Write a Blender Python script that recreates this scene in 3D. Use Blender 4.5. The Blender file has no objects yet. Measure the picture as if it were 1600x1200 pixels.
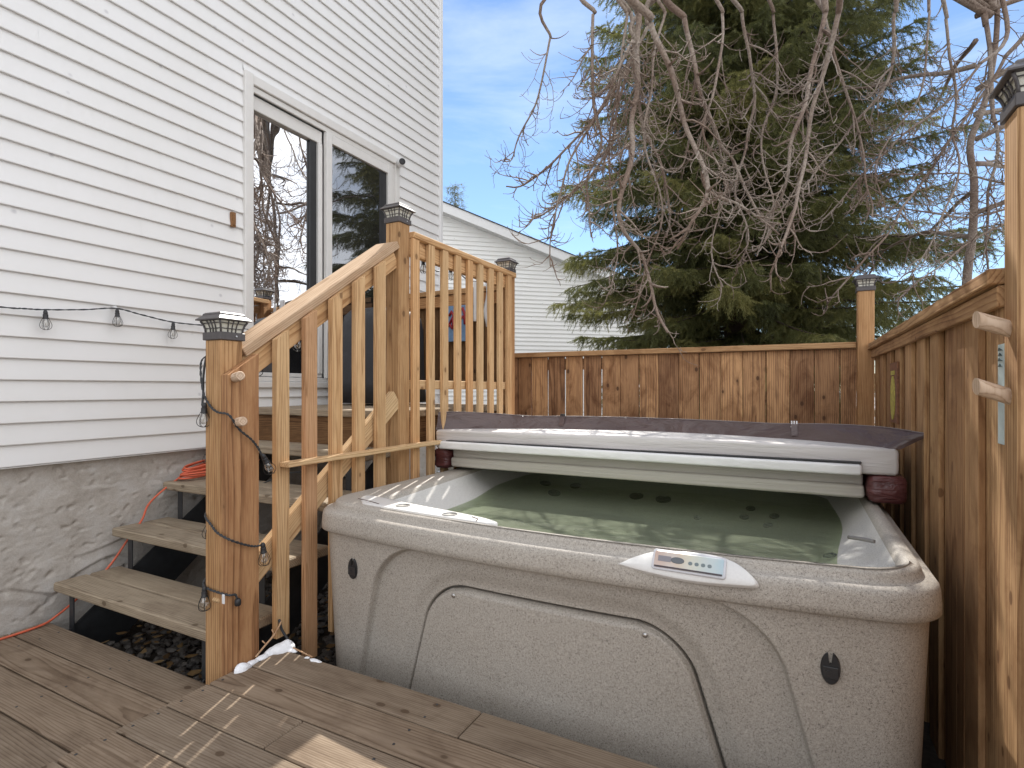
import bpy, bmesh, math, random
import numpy as np
from mathutils import Vector, Matrix, noise as mn
R = math.radians
rnd = random.Random(7)
sc = bpy.context.scene
C = sc.collection

# ------------------------------------------------------------------ helpers
class MB:
    """collects geometry for one mesh: verts, faces, a grain vector and a tone per vertex"""
    def __init__(s): s.v=[]; s.f=[]; s.g=[]; s.t=[]
    def raw(s, vs, fs, tone=0.5, g=None):
        o=len(s.v); s.v+= [tuple(p) for p in vs]; s.f += [tuple(i+o for i in f) for f in fs]
        s.g += [tuple(p) for p in (g or vs)]; s.t += [tone]*len(vs)
    def box(s, lo, hi, ch=0.003, tone=None, M=None, axis=None, off=None):
        lo=Vector(lo); hi=Vector(hi); c=(lo+hi)/2; h=(hi-lo)/2
        ch=min(ch, min(h)*0.45)
        if tone is None: tone=rnd.random()
        vs=[]; idx={}
        for sx in (-1,1):
            for sy in (-1,1):
                for sz in (-1,1):
                    b=len(vs); idx[(sx,sy,sz)]=b
                    vs.append(Vector((sx*h.x, sy*(h.y-ch), sz*(h.z-ch))))
                    vs.append(Vector((sx*(h.x-ch), sy*h.y, sz*(h.z-ch))))
                    vs.append(Vector((sx*(h.x-ch), sy*(h.y-ch), sz*h.z)))
        fs=[]
        for sg in (-1,1):
            fs.append([idx[(sg,a,b)]+0 for a,b in ((-1,-1),(1,-1),(1,1),(-1,1))])
            fs.append([idx[(a,sg,b)]+1 for a,b in ((-1,-1),(1,-1),(1,1),(-1,1))])
            fs.append([idx[(a,b,sg)]+2 for a,b in ((-1,-1),(1,-1),(1,1),(-1,1))])
        for a in (-1,1):
            for b in (-1,1):
                fs.append([idx[(a,b,-1)]+0, idx[(a,b,1)]+0, idx[(a,b,1)]+1, idx[(a,b,-1)]+1])
                fs.append([idx[(a,-1,b)]+0, idx[(a,1,b)]+0, idx[(a,1,b)]+2, idx[(a,-1,b)]+2])
                fs.append([idx[(-1,a,b)]+1, idx[(1,a,b)]+1, idx[(1,a,b)]+2, idx[(-1,a,b)]+2])
                for d in (-1,1): fs.append([idx[(a,b,d)]+k for k in range(3)])
        s._convex(vs, fs, c, M, tone, axis, h, off)
    def _convex(s, vs, fs, c, M, tone, axis, h, off=None):
        out=[]
        for f in fs:
            n=(vs[f[1]]-vs[f[0]]).cross(vs[f[2]]-vs[f[0]])
            m=sum((vs[i] for i in f), Vector())/len(f)
            out.append(f if n.dot(m)>0 else f[::-1])
        if axis is None: axis=max(range(3), key=lambda i:h[i])
        o=off or (rnd.uniform(-20,20), rnd.uniform(-20,20), rnd.uniform(-20,20))
        perm={0:(1,2,0),1:(2,0,1),2:(0,1,2)}[axis]
        g=[(v[perm[0]]+o[0], v[perm[1]]+o[1], v[perm[2]]+o[2]) for v in vs]
        w=[(M@(v+c) if M else v+c) for v in vs]
        s.raw(w, out, tone, g)
    def beam(s, a, b, w, t, up=(0,0,1), ch=0.003, tone=None):
        """box from a to b, width w (sideways), thickness t (along up)"""
        a=Vector(a); b=Vector(b); d=(b-a); L=d.length; d.normalize()
        x=d.cross(Vector(up)).normalized(); u=x.cross(d).normalized()
        M=Matrix((x,u,d)).transposed().to_4x4(); M.translation=(a+b)/2
        s.box((-w/2,-t/2,-L/2),(w/2,t/2,L/2),ch,tone,M,axis=2)
    def prism(s, poly, n0, n1, axis, tone=None, grain=2):
        """extrude a 2-D polygon (other two axes in cyclic order) along axis from n0 to n1"""
        if tone is None: tone=rnd.random()
        def mk(p,n):
            r=[0,0,0]; r[axis]=n; r[(axis+1)%3]=p[0]; r[(axis+2)%3]=p[1]; return Vector(r)
        k=len(poly); vs=[mk(p,n0) for p in poly]+[mk(p,n1) for p in poly]
        fs=[list(range(k)), list(range(k,2*k))]+[[i,(i+1)%k,(i+1)%k+k,i+k] for i in range(k)]
        c=sum(vs,Vector())/len(vs); vs=[v-c for v in vs]
        s._convex(vs,fs,c,None,tone,grain,(1,1,1))
    def tube(s, pts, rad, n=8, tone=0.5, cap=True):
        pts=[Vector(p) for p in pts]; m=len(pts)
        if not hasattr(rad,'__len__'): rad=[rad]*m
        o=len(s.v); up=Vector((0,0,1)); x=None
        for i,p in enumerate(pts):
            d=(pts[min(i+1,m-1)]-pts[max(i-1,0)])
            if d.length<1e-9: d=Vector((0,0,1))
            d.normalize()
            if x is None: x=d.cross(up if abs(d.z)<.95 else Vector((1,0,0))).normalized()
            else:
                x=(x-d*x.dot(d))
                x=x.normalized() if x.length>1e-6 else d.orthogonal().normalized()
            y=d.cross(x)
            for k in range(n):
                a=2*math.pi*k/n; q=p+(x*math.cos(a)+y*math.sin(a))*rad[i]
                s.v.append(tuple(q)); s.g.append((math.cos(a)*rad[i],math.sin(a)*rad[i],i*.1+o)); s.t.append(tone)
        for i in range(m-1):
            for k in range(n):
                k2=(k+1)%n
                s.f.append((o+i*n+k,o+i*n+k2,o+(i+1)*n+k2,o+(i+1)*n+k))
        if cap and n>2:
            s.f.append(tuple(o+k for k in range(n))[::-1]); s.f.append(tuple(o+(m-1)*n+k for k in range(n)))
    def lathe(s, prof, c=(0,0,0), n=16, M=None, tone=0.5):
        o=len(s.v); c=Vector(c)
        for r,z in prof:
            for k in range(n):
                a=2*math.pi*k/n; p=Vector((r*math.cos(a),r*math.sin(a),z))
                p=(M@p if M else p)+c
                s.v.append(tuple(p)); s.g.append(tuple(p)); s.t.append(tone)
        for i in range(len(prof)-1):
            for k in range(n):
                k2=(k+1)%n; s.f.append((o+i*n+k,o+i*n+k2,o+(i+1)*n+k2,o+(i+1)*n+k))
        s.f.append(tuple(o+k for k in range(n))[::-1]); s.f.append(tuple(o+(len(prof)-1)*n+k for k in range(n)))
    def loops(s, L, cap0=False, cap1=False, tone=0.5, closed=True):
        o=len(s.v); n=len(L[0])
        for l in L: 
            for p in l: s.v.append(tuple(p)); s.g.append(tuple(p)); s.t.append(tone)
        for i in range(len(L)-1):
            for k in range(n if closed else n-1):
                k2=(k+1)%n; s.f.append((o+i*n+k,o+i*n+k2,o+(i+1)*n+k2,o+(i+1)*n+k))
        if cap0: s.f.append(tuple(o+k for k in range(n))[::-1])
        if cap1: s.f.append(tuple(o+(len(L)-1)*n+k for k in range(n)))
    def build(s, name, mat, parent=None, smooth=False, angle=None, recalc=False, loc=None):
        me=bpy.data.meshes.new(name); me.from_pydata(s.v,[],s.f)
        a=me.attributes.new('gv','FLOAT_VECTOR','POINT'); a.data.foreach_set('vector', np.array(s.g,dtype=np.float32).ravel())
        t=me.attributes.new('tone','FLOAT','POINT'); t.data.foreach_set('value', np.array(s.t,dtype=np.float32))
        if recalc:
            bm=bmesh.new(); bm.from_mesh(me); bmesh.ops.recalc_face_normals(bm,faces=bm.faces[:]); bm.to_mesh(me); bm.free()
        if smooth or angle: me.shade_smooth()
        if angle: me.set_sharp_from_angle(angle=R(angle))
        me.materials.append(mat)
        o=bpy.data.objects.new(name,me); C.objects.link(o)
        if loc: o.location=loc
        if parent: parent_to(o,parent)
        return o
def parent_to(o,p):
    o.parent=p
    if p.get('_loc') is None: return
    o.matrix_parent_inverse=Matrix.Translation(Vector(p['_loc'])).inverted()
def thing(name,label,cat,loc=(0,0,0),group=None,rz=0,local=False):
    o=bpy.data.objects.new(name,None); C.objects.link(o); o.location=loc; o.rotation_euler=(0,0,rz)
    o.empty_display_size=.1
    if not local: o['_loc']=tuple(loc)
    return tag(o,label,cat,group)
def tag(o,label,cat,group=None):
    o['label']=label; o['category']=cat
    if group: o['group']=group
    return o
def struct(o,kind='structure'): o['kind']=kind; return o
def copy_tree(o,parent=None):
    c=o.copy(); C.objects.link(c)
    if parent: c.parent=parent
    for ch in [x for x in list(bpy.data.objects) if x.parent == o and x != c]:
        copy_tree(ch,c)
    return c
def spline(pts, per=6):
    pts=[Vector(p) for p in pts]; out=[]
    for i in range(len(pts)-1):
        p0=pts[max(i-1,0)];p1=pts[i];p2=pts[i+1];p3=pts[min(i+2,len(pts)-1)]
        for k in range(per):
            t=k/per
            out.append(.5*((2*p1)+(p2-p0)*t+(2*p0-5*p1+4*p2-p3)*t*t+(3*p1-p0-3*p2+p3)*t**3))
    out.append(pts[-1]); return out
def sm(a,b,x):
    t=max(0,min(1,(x-a)/(b-a))); return t*t*(3-2*t)

# ------------------------------------------------------------------ materials
class NM:
    def __init__(s,name):
        s.m=bpy.data.materials.new(name); s.m.use_nodes=True; s.nt=s.m.node_tree
        s.p=s.nt.nodes['Principled BSDF']; s.out=s.nt.nodes['Material Output']
    def n(s,t,**k):
        x=s.nt.nodes.new(t)
        for a,b in k.items(): setattr(x,a,b)
        return x
    def l(s,a,b): s.nt.links.new(a,b)
    def set(s,node,**k):
        for a,b in k.items():
            i=node.inputs[a.replace('_',' ')]
            if hasattr(b,'is_output'): s.l(b,i)
            else: i.default_value=b
        return node
    def attr(s,name,fac=False):
        a=s.n('ShaderNodeAttribute'); a.attribute_name=name; return a.outputs['Fac' if fac else 'Vector']
    def scale(s,vec,k):
        x=s.n('ShaderNodeVectorMath',operation='MULTIPLY'); s.l(vec,x.inputs[0]); x.inputs[1].default_value=k; return x.outputs[0]
    def noise(s,vec,scale=5,detail=4,rough=.5,dist=0,out='Fac'):
        x=s.n('ShaderNodeTexNoise'); s.l(vec,x.inputs['Vector']); s.set(x,Scale=scale,Detail=detail,Roughness=rough,Distortion=dist); return x.outputs[out]
    def ramp(s,fac,stops,interp='LINEAR'):
        x=s.n('ShaderNodeValToRGB'); s.l(fac,x.inputs[0]); e=x.color_ramp.elements; x.color_ramp.interpolation=interp
        while len(e)<len(stops): e.new(.5)
        for i,(p,c) in enumerate(stops):
            e[i].position=p; e[i].color=(c,c,c,1) if not hasattr(c,'__len__') else (*c,1)
        return x.outputs[0]
    def mix(s,fac,a,b,mode='MIX'):
        x=s.n('ShaderNodeMix',data_type='RGBA',blend_type=mode)
        for i,v in ((0,fac),(6,a),(7,b)):
            if hasattr(v,'is_output'): s.l(v,x.inputs[i])
            else: x.inputs[i].default_value=v if i==0 else (*v,1) if len(v)==3 else v
        return x.outputs[2]
    def math(s,op,a,b=0):
        x=s.n('ShaderNodeMath',operation=op)
        for i,v in ((0,a),(1,b)):
            if hasattr(v,'is_output'): s.l(v,x.inputs[i])
            else: x.inputs[i].default_value=v
        return x.outputs[0]
    def bump(s,h,dist=.01,strength=1.0,normal=None):
        x=s.n('ShaderNodeBump'); s.l(h,x.inputs['Height']); x.inputs['Distance'].default_value=dist; x.inputs['Strength'].default_value=strength
        if normal: s.l(normal,x.inputs['Normal'])
        return x.outputs[0]
    def pos(s):
        return s.n('ShaderNodeNewGeometry').outputs['Position']
    def obj(s): return s.n('ShaderNodeTexCoord').outputs['Object']

def wood(name, light, mid, dark, alt, rough=.75, knots=True, stain=.5, stainc=None, ring=26, ringw=.26):
    m=NM(name); g=m.attr('gv'); tone=m.attr('tone',True)
    warp=m.noise(m.scale(g,(5,5,.9)),1.0,3,.5)
    sp=m.n('ShaderNodeSeparateXYZ'); m.l(g,sp.inputs[0])
    px=m.math('SUBTRACT',m.math('PINGPONG',sp.outputs[0],.21),.06); py=m.math('SUBTRACT',m.math('PINGPONG',sp.outputs[1],.17),.05)
    rad=m.math('SQRT',m.math('ADD',m.math('MULTIPLY',px,px),m.math('MULTIPLY',py,py)))
    wv=m.noise(m.scale(g,(4,4,.8)),1.0,2,.5); wf=m.noise(m.scale(g,(24,24,2.2)),1.0,3,.5)
    rad=m.math('ADD',rad,m.math('ADD',m.math('MULTIPLY',wv,.050),m.math('MULTIPLY',wf,.010)))
    fr=m.math('FRACT',m.math('MULTIPLY',rad,ring*5.0))
    rings=m.ramp(fr,[(0,.75),(.15,1),(.60,.70),(.86,.12),(.95,.0),(1,.75)])
    fine=m.noise(m.scale(g,(150,150,9)),1.0,3,.55)
    med=m.noise(m.scale(g,(30,30,2.6)),1.0,4,.6,.4)
    f=m.math('ADD',m.math('MULTIPLY',rings,ringw),m.math('ADD',m.math('MULTIPLY',med,.40),m.math('MULTIPLY',fine,.40)))
    col=m.ramp(f,[(.34,dark),(.52,mid),(.68,light)])
    col=m.mix(m.ramp(tone,[(0,0),(1,.85)]),col,m.mix(1.0,col,alt,'MULTIPLY'))
    # weather stains
    st=m.noise(m.scale(g,(8,8,3.4)),1.0,6,.66,.9)
    col=m.mix(m.math('MULTIPLY',m.ramp(st,[(.46,0),(.66,1)]),stain),col,m.mix(1.0,col,stainc or (.55,.45,.38),'MULTIPLY'))
    if knots:
        v=m.n('ShaderNodeTexVoronoi'); m.l(m.scale(g,(12,12,7.5)),v.inputs['Vector']); m.set(v,Scale=1.0,Randomness=1.0)
        d=m.math('ADD',v.outputs['Distance'],m.math('MULTIPLY',med,.05))
        sel=m.n('ShaderNodeSeparateColor'); m.l(v.outputs['Color'],sel.inputs[0]); keep=m.ramp(sel.outputs[0],[(.44,0),(.46,1)])
        kn=m.math('MULTIPLY',m.ramp(d,[(.13,1),(.165,0)]),keep)
        col=m.mix(m.math('MULTIPLY',kn,.85),col,(dark[0]*.45,dark[1]*.4,dark[2]*.35))
        halo=m.math('MULTIPLY',m.ramp(d,[(.17,1),(.34,0)]),keep)
        col=m.mix(m.math('MULTIPLY',halo,.3),col,dark)
    m.l(col,m.p.inputs['Base Color']); m.p.inputs['Roughness'].default_value=rough
    m.p.inputs['Specular IOR Level'].default_value=.25
    m.l(m.bump(f,.0012,.8),m.p.inputs['Normal'])
    return m.m
def plain(name,col,rough=.5,metal=0,spec=.5,var=.0,vs=20,bump=0,bs=200):
    m=NM(name); m.p.inputs['Base Color'].default_value=(*col,1); m.p.inputs['Roughness'].default_value=rough
    m.p.inputs['Metallic'].default_value=metal; m.p.inputs['Specular IOR Level'].default_value=spec
    if var or bump:
        P=m.pos()
        if var:
            n=m.noise(P,vs,5,.6); m.l(m.mix(m.ramp(n,[(.3,0),(.7,1)]),tuple(c*(1-var) for c in col),tuple(min(1,c*(1+var)) for c in col)),m.p.inputs['Base Color'])
        if bump: m.l(m.bump(m.noise(P,bs,3,.6),bump,1),m.p.inputs['Normal'])
    return m.m

W_post =wood('post_wood',(.50,.315,.160),(.38,.225,.105),(.22,.120,.055),(1.02,.82,.70),stain=.45,stainc=(.75,.62,.52))
W_board=wood('face_board_wood',(.44,.265,.135),(.32,.175,.085),(.16,.080,.038),(1.02,.82,.70),stain=.5,stainc=(.66,.52,.44),ring=14)
W_rail =wood('rail_wood',(.62,.425,.235),(.51,.325,.165),(.34,.195,.092),(1.02,.86,.74),stain=.35,stainc=(.72,.66,.60))
W_cap  =wood('weathered_cap_wood',(.52,.39,.27),(.44,.31,.20),(.30,.20,.12),(1.05,.8,.6),stain=.5,stainc=(.8,.75,.72),knots=False)
W_brace=wood('brace_wood',(.63,.45,.26),(.53,.36,.19),(.38,.22,.11),(1.05,.85,.7),stain=.2)
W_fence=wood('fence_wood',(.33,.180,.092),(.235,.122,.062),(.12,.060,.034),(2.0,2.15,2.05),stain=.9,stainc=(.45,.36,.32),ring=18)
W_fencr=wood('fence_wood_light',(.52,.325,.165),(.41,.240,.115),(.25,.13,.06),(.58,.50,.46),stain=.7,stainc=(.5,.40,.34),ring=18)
W_deck =wood('weathered_deck_wood',(.40,.325,.235),(.325,.258,.182),(.21,.16,.11),(.88,.90,.92),stain=.6,stainc=(.62,.58,.56),rough=.85)
W_plank=wood('patio_plank_wood',(.28,.21,.148),(.225,.162,.11),(.145,.10,.066),(.85,.9,.95),stain=.6,stainc=(.6,.56,.54),rough=.85)
W_dark =wood('screen_wood',(.20,.12,.058),(.13,.072,.034),(.06,.032,.016),(1.2,1.1,1.0),stain=.6)
W_log  =wood('peg_wood',(.60,.46,.34),(.50,.36,.25),(.36,.24,.16),(1,1,1),stain=.2,knots=False)

def siding_mat(name,col,grain_axis):
    m=NM(name); P=m.pos()
    k=(60,4,220) if grain_axis=='Y' else (8,8,220)
    n=m.noise(m.scale(P,k),1.0,4,.6)
    d=m.noise(P,2.2,5,.65); 
    c=m.mix(m.ramp(d,[(.35,0),(.75,.6)]),col,(col[0]*.93,col[1]*.925,col[2]*.90))
    sp=m.n('ShaderNodeTexVoronoi'); m.l(P,sp.inputs['Vector']); m.set(sp,Scale=5.0)
    s2=m.ramp(sp.outputs['Distance'],[(.025,.55),(.07,0)])
    c=m.mix(s2,c,(.42,.41,.43))
    m.l(c,m.p.inputs['Base Color']); m.p.inputs['Roughness'].default_value=.55; m.p.inputs['Specular IOR Level'].default_value=.3
    m.l(m.bump(n,.0006,.7),m.p.inputs['Normal']); return m.m
SIDING=siding_mat('vinyl_siding',(.78,.775,.77),'Y')
SIDING2=siding_mat('neighbour_siding',(.86,.855,.84),'X')
TRIM=plain('white_trim',(.80,.80,.80),.45,var=.02)
FRAME=plain('door_frame_vinyl',(.70,.685,.66),.4,var=.03)
BLACKP=plain('black_plastic',(.018,.018,.020),.45,var=.2)
CAPP=plain('brown_grey_plastic',(.075,.066,.066),.42,var=.12,vs=60)
STEEL=plain('black_painted_steel',(.028,.030,.033),.5,var=.25)
CABLE=plain('rubber_cable',(.035,.038,.042),.55)
WIRE=plain('dark_wire',(.03,.03,.03),.4,metal=.3)
LENS=plain('frosted_lens',(.62,.60,.52),.25)
SILVER=plain('steel_screw',(.55,.55,.55),.3,metal=1)
ORANGE=plain('orange_cord',(.62,.125,.060),.45,var=.1)
SNOW=plain('snow',(.86,.88,.92),.6,bump=.004,bs=90)
ROOFG=plain('roof_shingle',(.06,.06,.065),.9,var=.3,vs=40)
WHITEP=plain('white_plastic',(.75,.75,.75),.4)

def glass_bulb():
    m=NM('bulb_glass'); g=m.n('ShaderNodeBsdfGlossy'); g.inputs['Roughness'].default_value=.05
    t=m.n('ShaderNodeBsdfTransparent'); t.inputs['Color'].default_value=(.95,.95,.94,1)
    lw=m.n('ShaderNodeLayerWeight'); lw.inputs['Blend'].default_value=.35
    x=m.n('ShaderNodeMixShader'); m.l(m.ramp(lw.outputs['Facing'],[(0,.16),(1,.9)]),x.inputs[0]); m.l(t.outputs[0],x.inputs[1]); m.l(g.outputs[0],x.inputs[2])
    m.l(x.outputs[0],m.out.inputs[0]); return m.m
BULB=glass_bulb()
def pane(name,refl,dark,rough=0.0):
    m=NM(name); g=m.n('ShaderNodeBsdfGlossy'); g.inputs['Roughness'].default_value=rough; g.inputs['Color'].default_value=(.97,.98,1,1)
    d=m.n('ShaderNodeBsdfDiffuse'); d.inputs['Color'].default_value=(*dark,1)
    nb=m.bump(m.noise(m.pos(),1.6,2,.5),.004,1); m.l(nb,g.inputs['Normal'])
    x=m.n('ShaderNodeMixShader'); x.inputs[0].default_value=refl; m.l(d.outputs[0],x.inputs[1]); m.l(g.outputs[0],x.inputs[2])
    m.l(x.outputs[0],m.out.inputs[0]); return m.m
PANE=pane('coated_glass',.82,(.02,.02,.022)); SCREEN=pane('screened_glass',.30,(.018,.018,.018),.02)

def shell_mat():
    m=NM('speckled_acrylic'); P=m.pos()
    n=m.noise(P,420,3,.75); n2=m.noise(P,170,4,.7)
    f=m.math('ADD',m.math('MULTIPLY',n,.6),m.math('MULTIPLY',n2,.4))
    c=m.ramp(f,[(.37,(.075,.066,.056)),(.45,(.345,.315,.278)),(.56,(.465,.43,.382)),(.70,(.68,.64,.58))])
    big=m.noise(P,3,4,.6); c=m.mix(m.ramp(big,[(.35,0),(.7,.35)]),c,m.mix(1.0,c,(.86,.82,.77),'MULTIPLY'))
    m.l(c,m.p.inputs['Base Color']); m.p.inputs['Roughness'].default_value=.5
    m.l(m.bump(f,.0008,.5),m.p.inputs['Normal']); return m.m
SHELL=shell_mat()
def liner_mat():
    m=NM('tub_liner'); P=m.pos(); n=m.noise(P,300,3,.75)
    m.l(m.ramp(n,[(.36,(.40,.385,.36)),(.5,(.62,.605,.58)),(.66,(.72,.71,.69))]),m.p.inputs['Base Color']); m.p.inputs['Roughness'].default_value=.32
    return m.m
LINER=liner_mat()
LINER_S=plain('ledge_sunlit_bay',(.70,.69,.67),.35,var=.04,vs=200)
def water_mat():
    m=NM('green_water'); P=m.pos()
    t=m.n('ShaderNodeBsdfTransparent'); t.inputs['Color'].default_value=(.80,.88,.69,1)
    d=m.n('ShaderNodeBsdfDiffuse'); d.inputs['Color'].default_value=(.50,.56,.41,1)
    x=m.n('ShaderNodeMixShader'); x.inputs[0].default_value=.25; m.l(t.outputs[0],x.inputs[1]); m.l(d.outputs[0],x.inputs[2])
    g=m.n('ShaderNodeBsdfGlossy'); g.inputs['Roughness'].default_value=.03
    nb=m.bump(m.noise(m.scale(P,(1,1.6,1)),3.0,3,.5),.010,1); m.l(nb,g.inputs['Normal'])
    fr=m.n('ShaderNodeFresnel'); fr.inputs['IOR'].default_value=1.33; m.l(nb,fr.inputs['Normal'])
    y=m.n('ShaderNodeMixShader'); m.l(m.math('MULTIPLY',fr.outputs[0],.8),y.inputs[0]); m.l(x.outputs[0],y.inputs[1]); m.l(g.outputs[0],y.inputs[2])
    m.l(y.outputs[0],m.out.inputs[0]); return m.m
WATER=water_mat()
def vinyl(name,col,rough=.4,wr=.004,scale=(3,12,12),var=.12):
    m=NM(name); P=m.pos(); n=m.noise(m.scale(P,scale),1.0,4,.55,.5); f=m.noise(P,600,2,.5)
    m.l(m.mix(m.ramp(n,[(.3,0),(.7,1)]),tuple(c*(1-var) for c in col),tuple(c*(1+var) for c in col)),m.p.inputs['Base Color'])
    m.p.inputs['Roughness'].default_value=rough
    b=m.bump(n,wr*4,1); m.l(m.bump(f,.0004,.6,b),m.p.inputs['Normal']); return m.m
V_BROWN=vinyl('brown_vinyl',(.088,.058,.054),.30,.006,(5,6,14))
V_DARK=vinyl('burgundy_vinyl',(.095,.030,.030),.35,.006,(7,7,30),.35)
V_GREY=vinyl('grey_vinyl',(.58,.555,.54),.5,.0025,(2,8,28),.06)
V_UNDER=vinyl('underside_vinyl',(.46,.435,.385),.5,.0015,(1,10,60),.08)
V_WHITE=vinyl('white_foam_wrap',(.76,.76,.755),.45,.0015,(8,20,20),.04)

# ------------------------------------------------------------------ camera, light, sky
cam=bpy.data.cameras.new('camera'); co=bpy.data.objects.new('camera',cam); C.objects.link(co)
co.location=(0,0,1.35); co.rotation_euler=(R(90),0,R(27.36)); cam.lens=36*860/1600; cam.sensor_width=36; cam.shift_y=.0044
cam.clip_start=.02; cam.clip_end=2000; sc.camera=co
SUN_DIR=Vector((-.31,.82,1.0)).normalized()
elev=math.asin(SUN_DIR.z); az=math.atan2(SUN_DIR.x,SUN_DIR.y)
sl=bpy.data.lights.new('sun','SUN'); so=bpy.data.objects.new('sun',sl); C.objects.link(so)
sl.energy=3.9; sl.angle=R(.55); sl.color=(1,.955,.88); so.rotation_euler=SUN_DIR.to_track_quat('Z','Y').to_euler(); so.location=(5,10,15)
w=bpy.data.worlds.new('World'); sc.world=w; w.use_nodes=True; nt=w.node_tree; bg=nt.nodes['Background']
sky=nt.nodes.new('ShaderNodeTexSky'); sky.sky_type='NISHITA'; sky.sun_disc=False; sky.sun_elevation=elev; sky.sun_rotation=az
sky.air_density=1.0; sky.dust_density=.0; sky.ozone_density=3.0
tc=nt.nodes.new('ShaderNodeTexCoord'); mp=nt.nodes.new('ShaderNodeVectorMath'); mp.operation='MULTIPLY'; mp.inputs[1].default_value=(1.2,1.2,5.5)
nt.links.new(tc.outputs['Generated'],mp.inputs[0])
cn=nt.nodes.new('ShaderNodeTexNoise'); nt.links.new(mp.outputs[0],cn.inputs['Vector']); cn.inputs['Scale'].default_value=1.7; cn.inputs['Detail'].default_value=7; cn.inputs['Roughness'].default_value=.6; cn.inputs['Distortion'].default_value=.4
cr=nt.nodes.new('ShaderNodeValToRGB'); cr.color_ramp.elements[0].position=.52; cr.color_ramp.elements[1].position=.85; cr.color_ramp.elements[1].color=(.30,.30,.30,1)
nt.links.new(cn.outputs['Fac'],cr.inputs[0])
# cloud bank behind and right of camera, added to brighten shade and glass reflection
dt=nt.nodes.new('ShaderNodeVectorMath'); dt.operation='DOT_PRODUCT'; nt.links.new(tc.outputs['Generated'],dt.inputs[0]); dt.inputs[1].default_value=(.78,-.62,0)
ad=nt.nodes.new('ShaderNodeMath'); ad.operation='MULTIPLY_ADD'; nt.links.new(cn.outputs['Fac'],ad.inputs[0]); ad.inputs[1].default_value=.9; nt.links.new(dt.outputs['Value'],ad.inputs[2])
br=nt.nodes.new('ShaderNodeValToRGB'); br.color_ramp.elements[0].position=.20; br.color_ramp.elements[1].position=.62; br.color_ramp.elements[1].color=(.95,.95,.95,1); nt.links.new(ad.outputs[0],br.inputs[0])
mm=nt.nodes.new('ShaderNodeMath'); mm.operation='MAXIMUM'; nt.links.new(cr.outputs[0],mm.inputs[0]); nt.links.new(br.outputs[0],mm.inputs[1])
mx=nt.nodes.new('ShaderNodeMix'); mx.data_type='RGBA'; nt.links.new(mm.outputs[0],mx.inputs[0]); nt.links.new(sky.outputs[0],mx.inputs[6]); mx.inputs[7].default_value=(9.4,9.5,9.8,1)
nt.links.new(mx.outputs[2],bg.inputs[0]); bg.inputs[1].default_value=.105
sc.view_settings.view_transform='Standard'; sc.view_settings.look='None'; sc.view_settings.exposure=.80; sc.view_settings.gamma=1
sc.cycles.max_bounces=8; sc.cycles.transparent_max_bounces=12; sc.cycles.use_denoising=True
try: sc.cycles.caustics_reflective=False; sc.cycles.caustics_refractive=False
except Exception: pass

# ------------------------------------------------------------------ ground
g=MB(); g.raw([(-400,-400,0),(400,-400,0),(400,400,0),(-400,400,0)],[(0,1,2,3)])
gm=NM('yard_ground'); P=gm.pos(); n=gm.noise(P,.9,6,.65); n2=gm.noise(P,25,4,.7)
c=gm.ramp(n2,[(.3,(.05,.042,.028)),(.6,(.13,.11,.07))]); c=gm.mix(gm.ramp(n,[(.50,0),(.56,1)]),c,(.62,.64,.68))
gm.l(c,gm.p.inputs['Base Color']); gm.p.inputs['Roughness'].default_value=.9
struct(g.build('ground',gm.m))
# pebble bed under stairs and tub
gv=MB(); r2=random.Random(3)
ico=bmesh.new(); bmesh.ops.create_icosphere(ico,subdivisions=1,radius=1); iv=[v.co.copy() for v in ico.verts]; iff=[tuple(v.index for v in f.verts) for f in ico.faces]; ico.free()
for i in range(4200):
    if i<3200: x=r2.uniform(-3.08,-1.6); y=r2.uniform(1.15,3.4)
    else: x=r2.uniform(-3.08,.4); y=r2.uniform(3.3,4.0)
    s_=r2.uniform(.010,.024); a=r2.uniform(0,6.3); e=Matrix.Rotation(a,3,'Z')@Matrix.Rotation(r2.uniform(-.5,.5),3,'X')@Matrix.Diagonal((s_*r2.uniform(.9,1.5),s_,s_*r2.uniform(.5,.8)))
    z=.115+.02*mn.noise(Vector((x*3,y*3,0)))+r2.uniform(-.006,.016); sd=Vector((i*.37,0,0))
    gv.raw([e@(v*(1+.25*mn.noise(v*1.5+sd)))+Vector((x,y,z)) for v in iv],iff,r2.random())
gr=NM('pebbles'); t=gr.attr('tone',True); c=gr.ramp(t,[(0,(.045,.038,.033)),(.4,(.10,.082,.068)),(.7,(.15,.13,.11)),(1,(.22,.19,.165))]); n=gr.noise(gr.pos(),120,3,.6)
gr.l(gr.mix(.35,c,gr.ramp(n,[(.3,.03),(.7,.22)])),gr.p.inputs['Base Color']); gr.p.inputs['Roughness'].default_value=.6
o=gv.build('gravel',gr.m,angle=50); struct(o,'stuff')
gb=MB(); gb.box((-3.09,1.1,.004),(.45,4.05,.108),.002,.3); struct(gb.build('gravel_bed',plain('soil',(.045,.036,.028),.95,var=.4,vs=60)))

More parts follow.
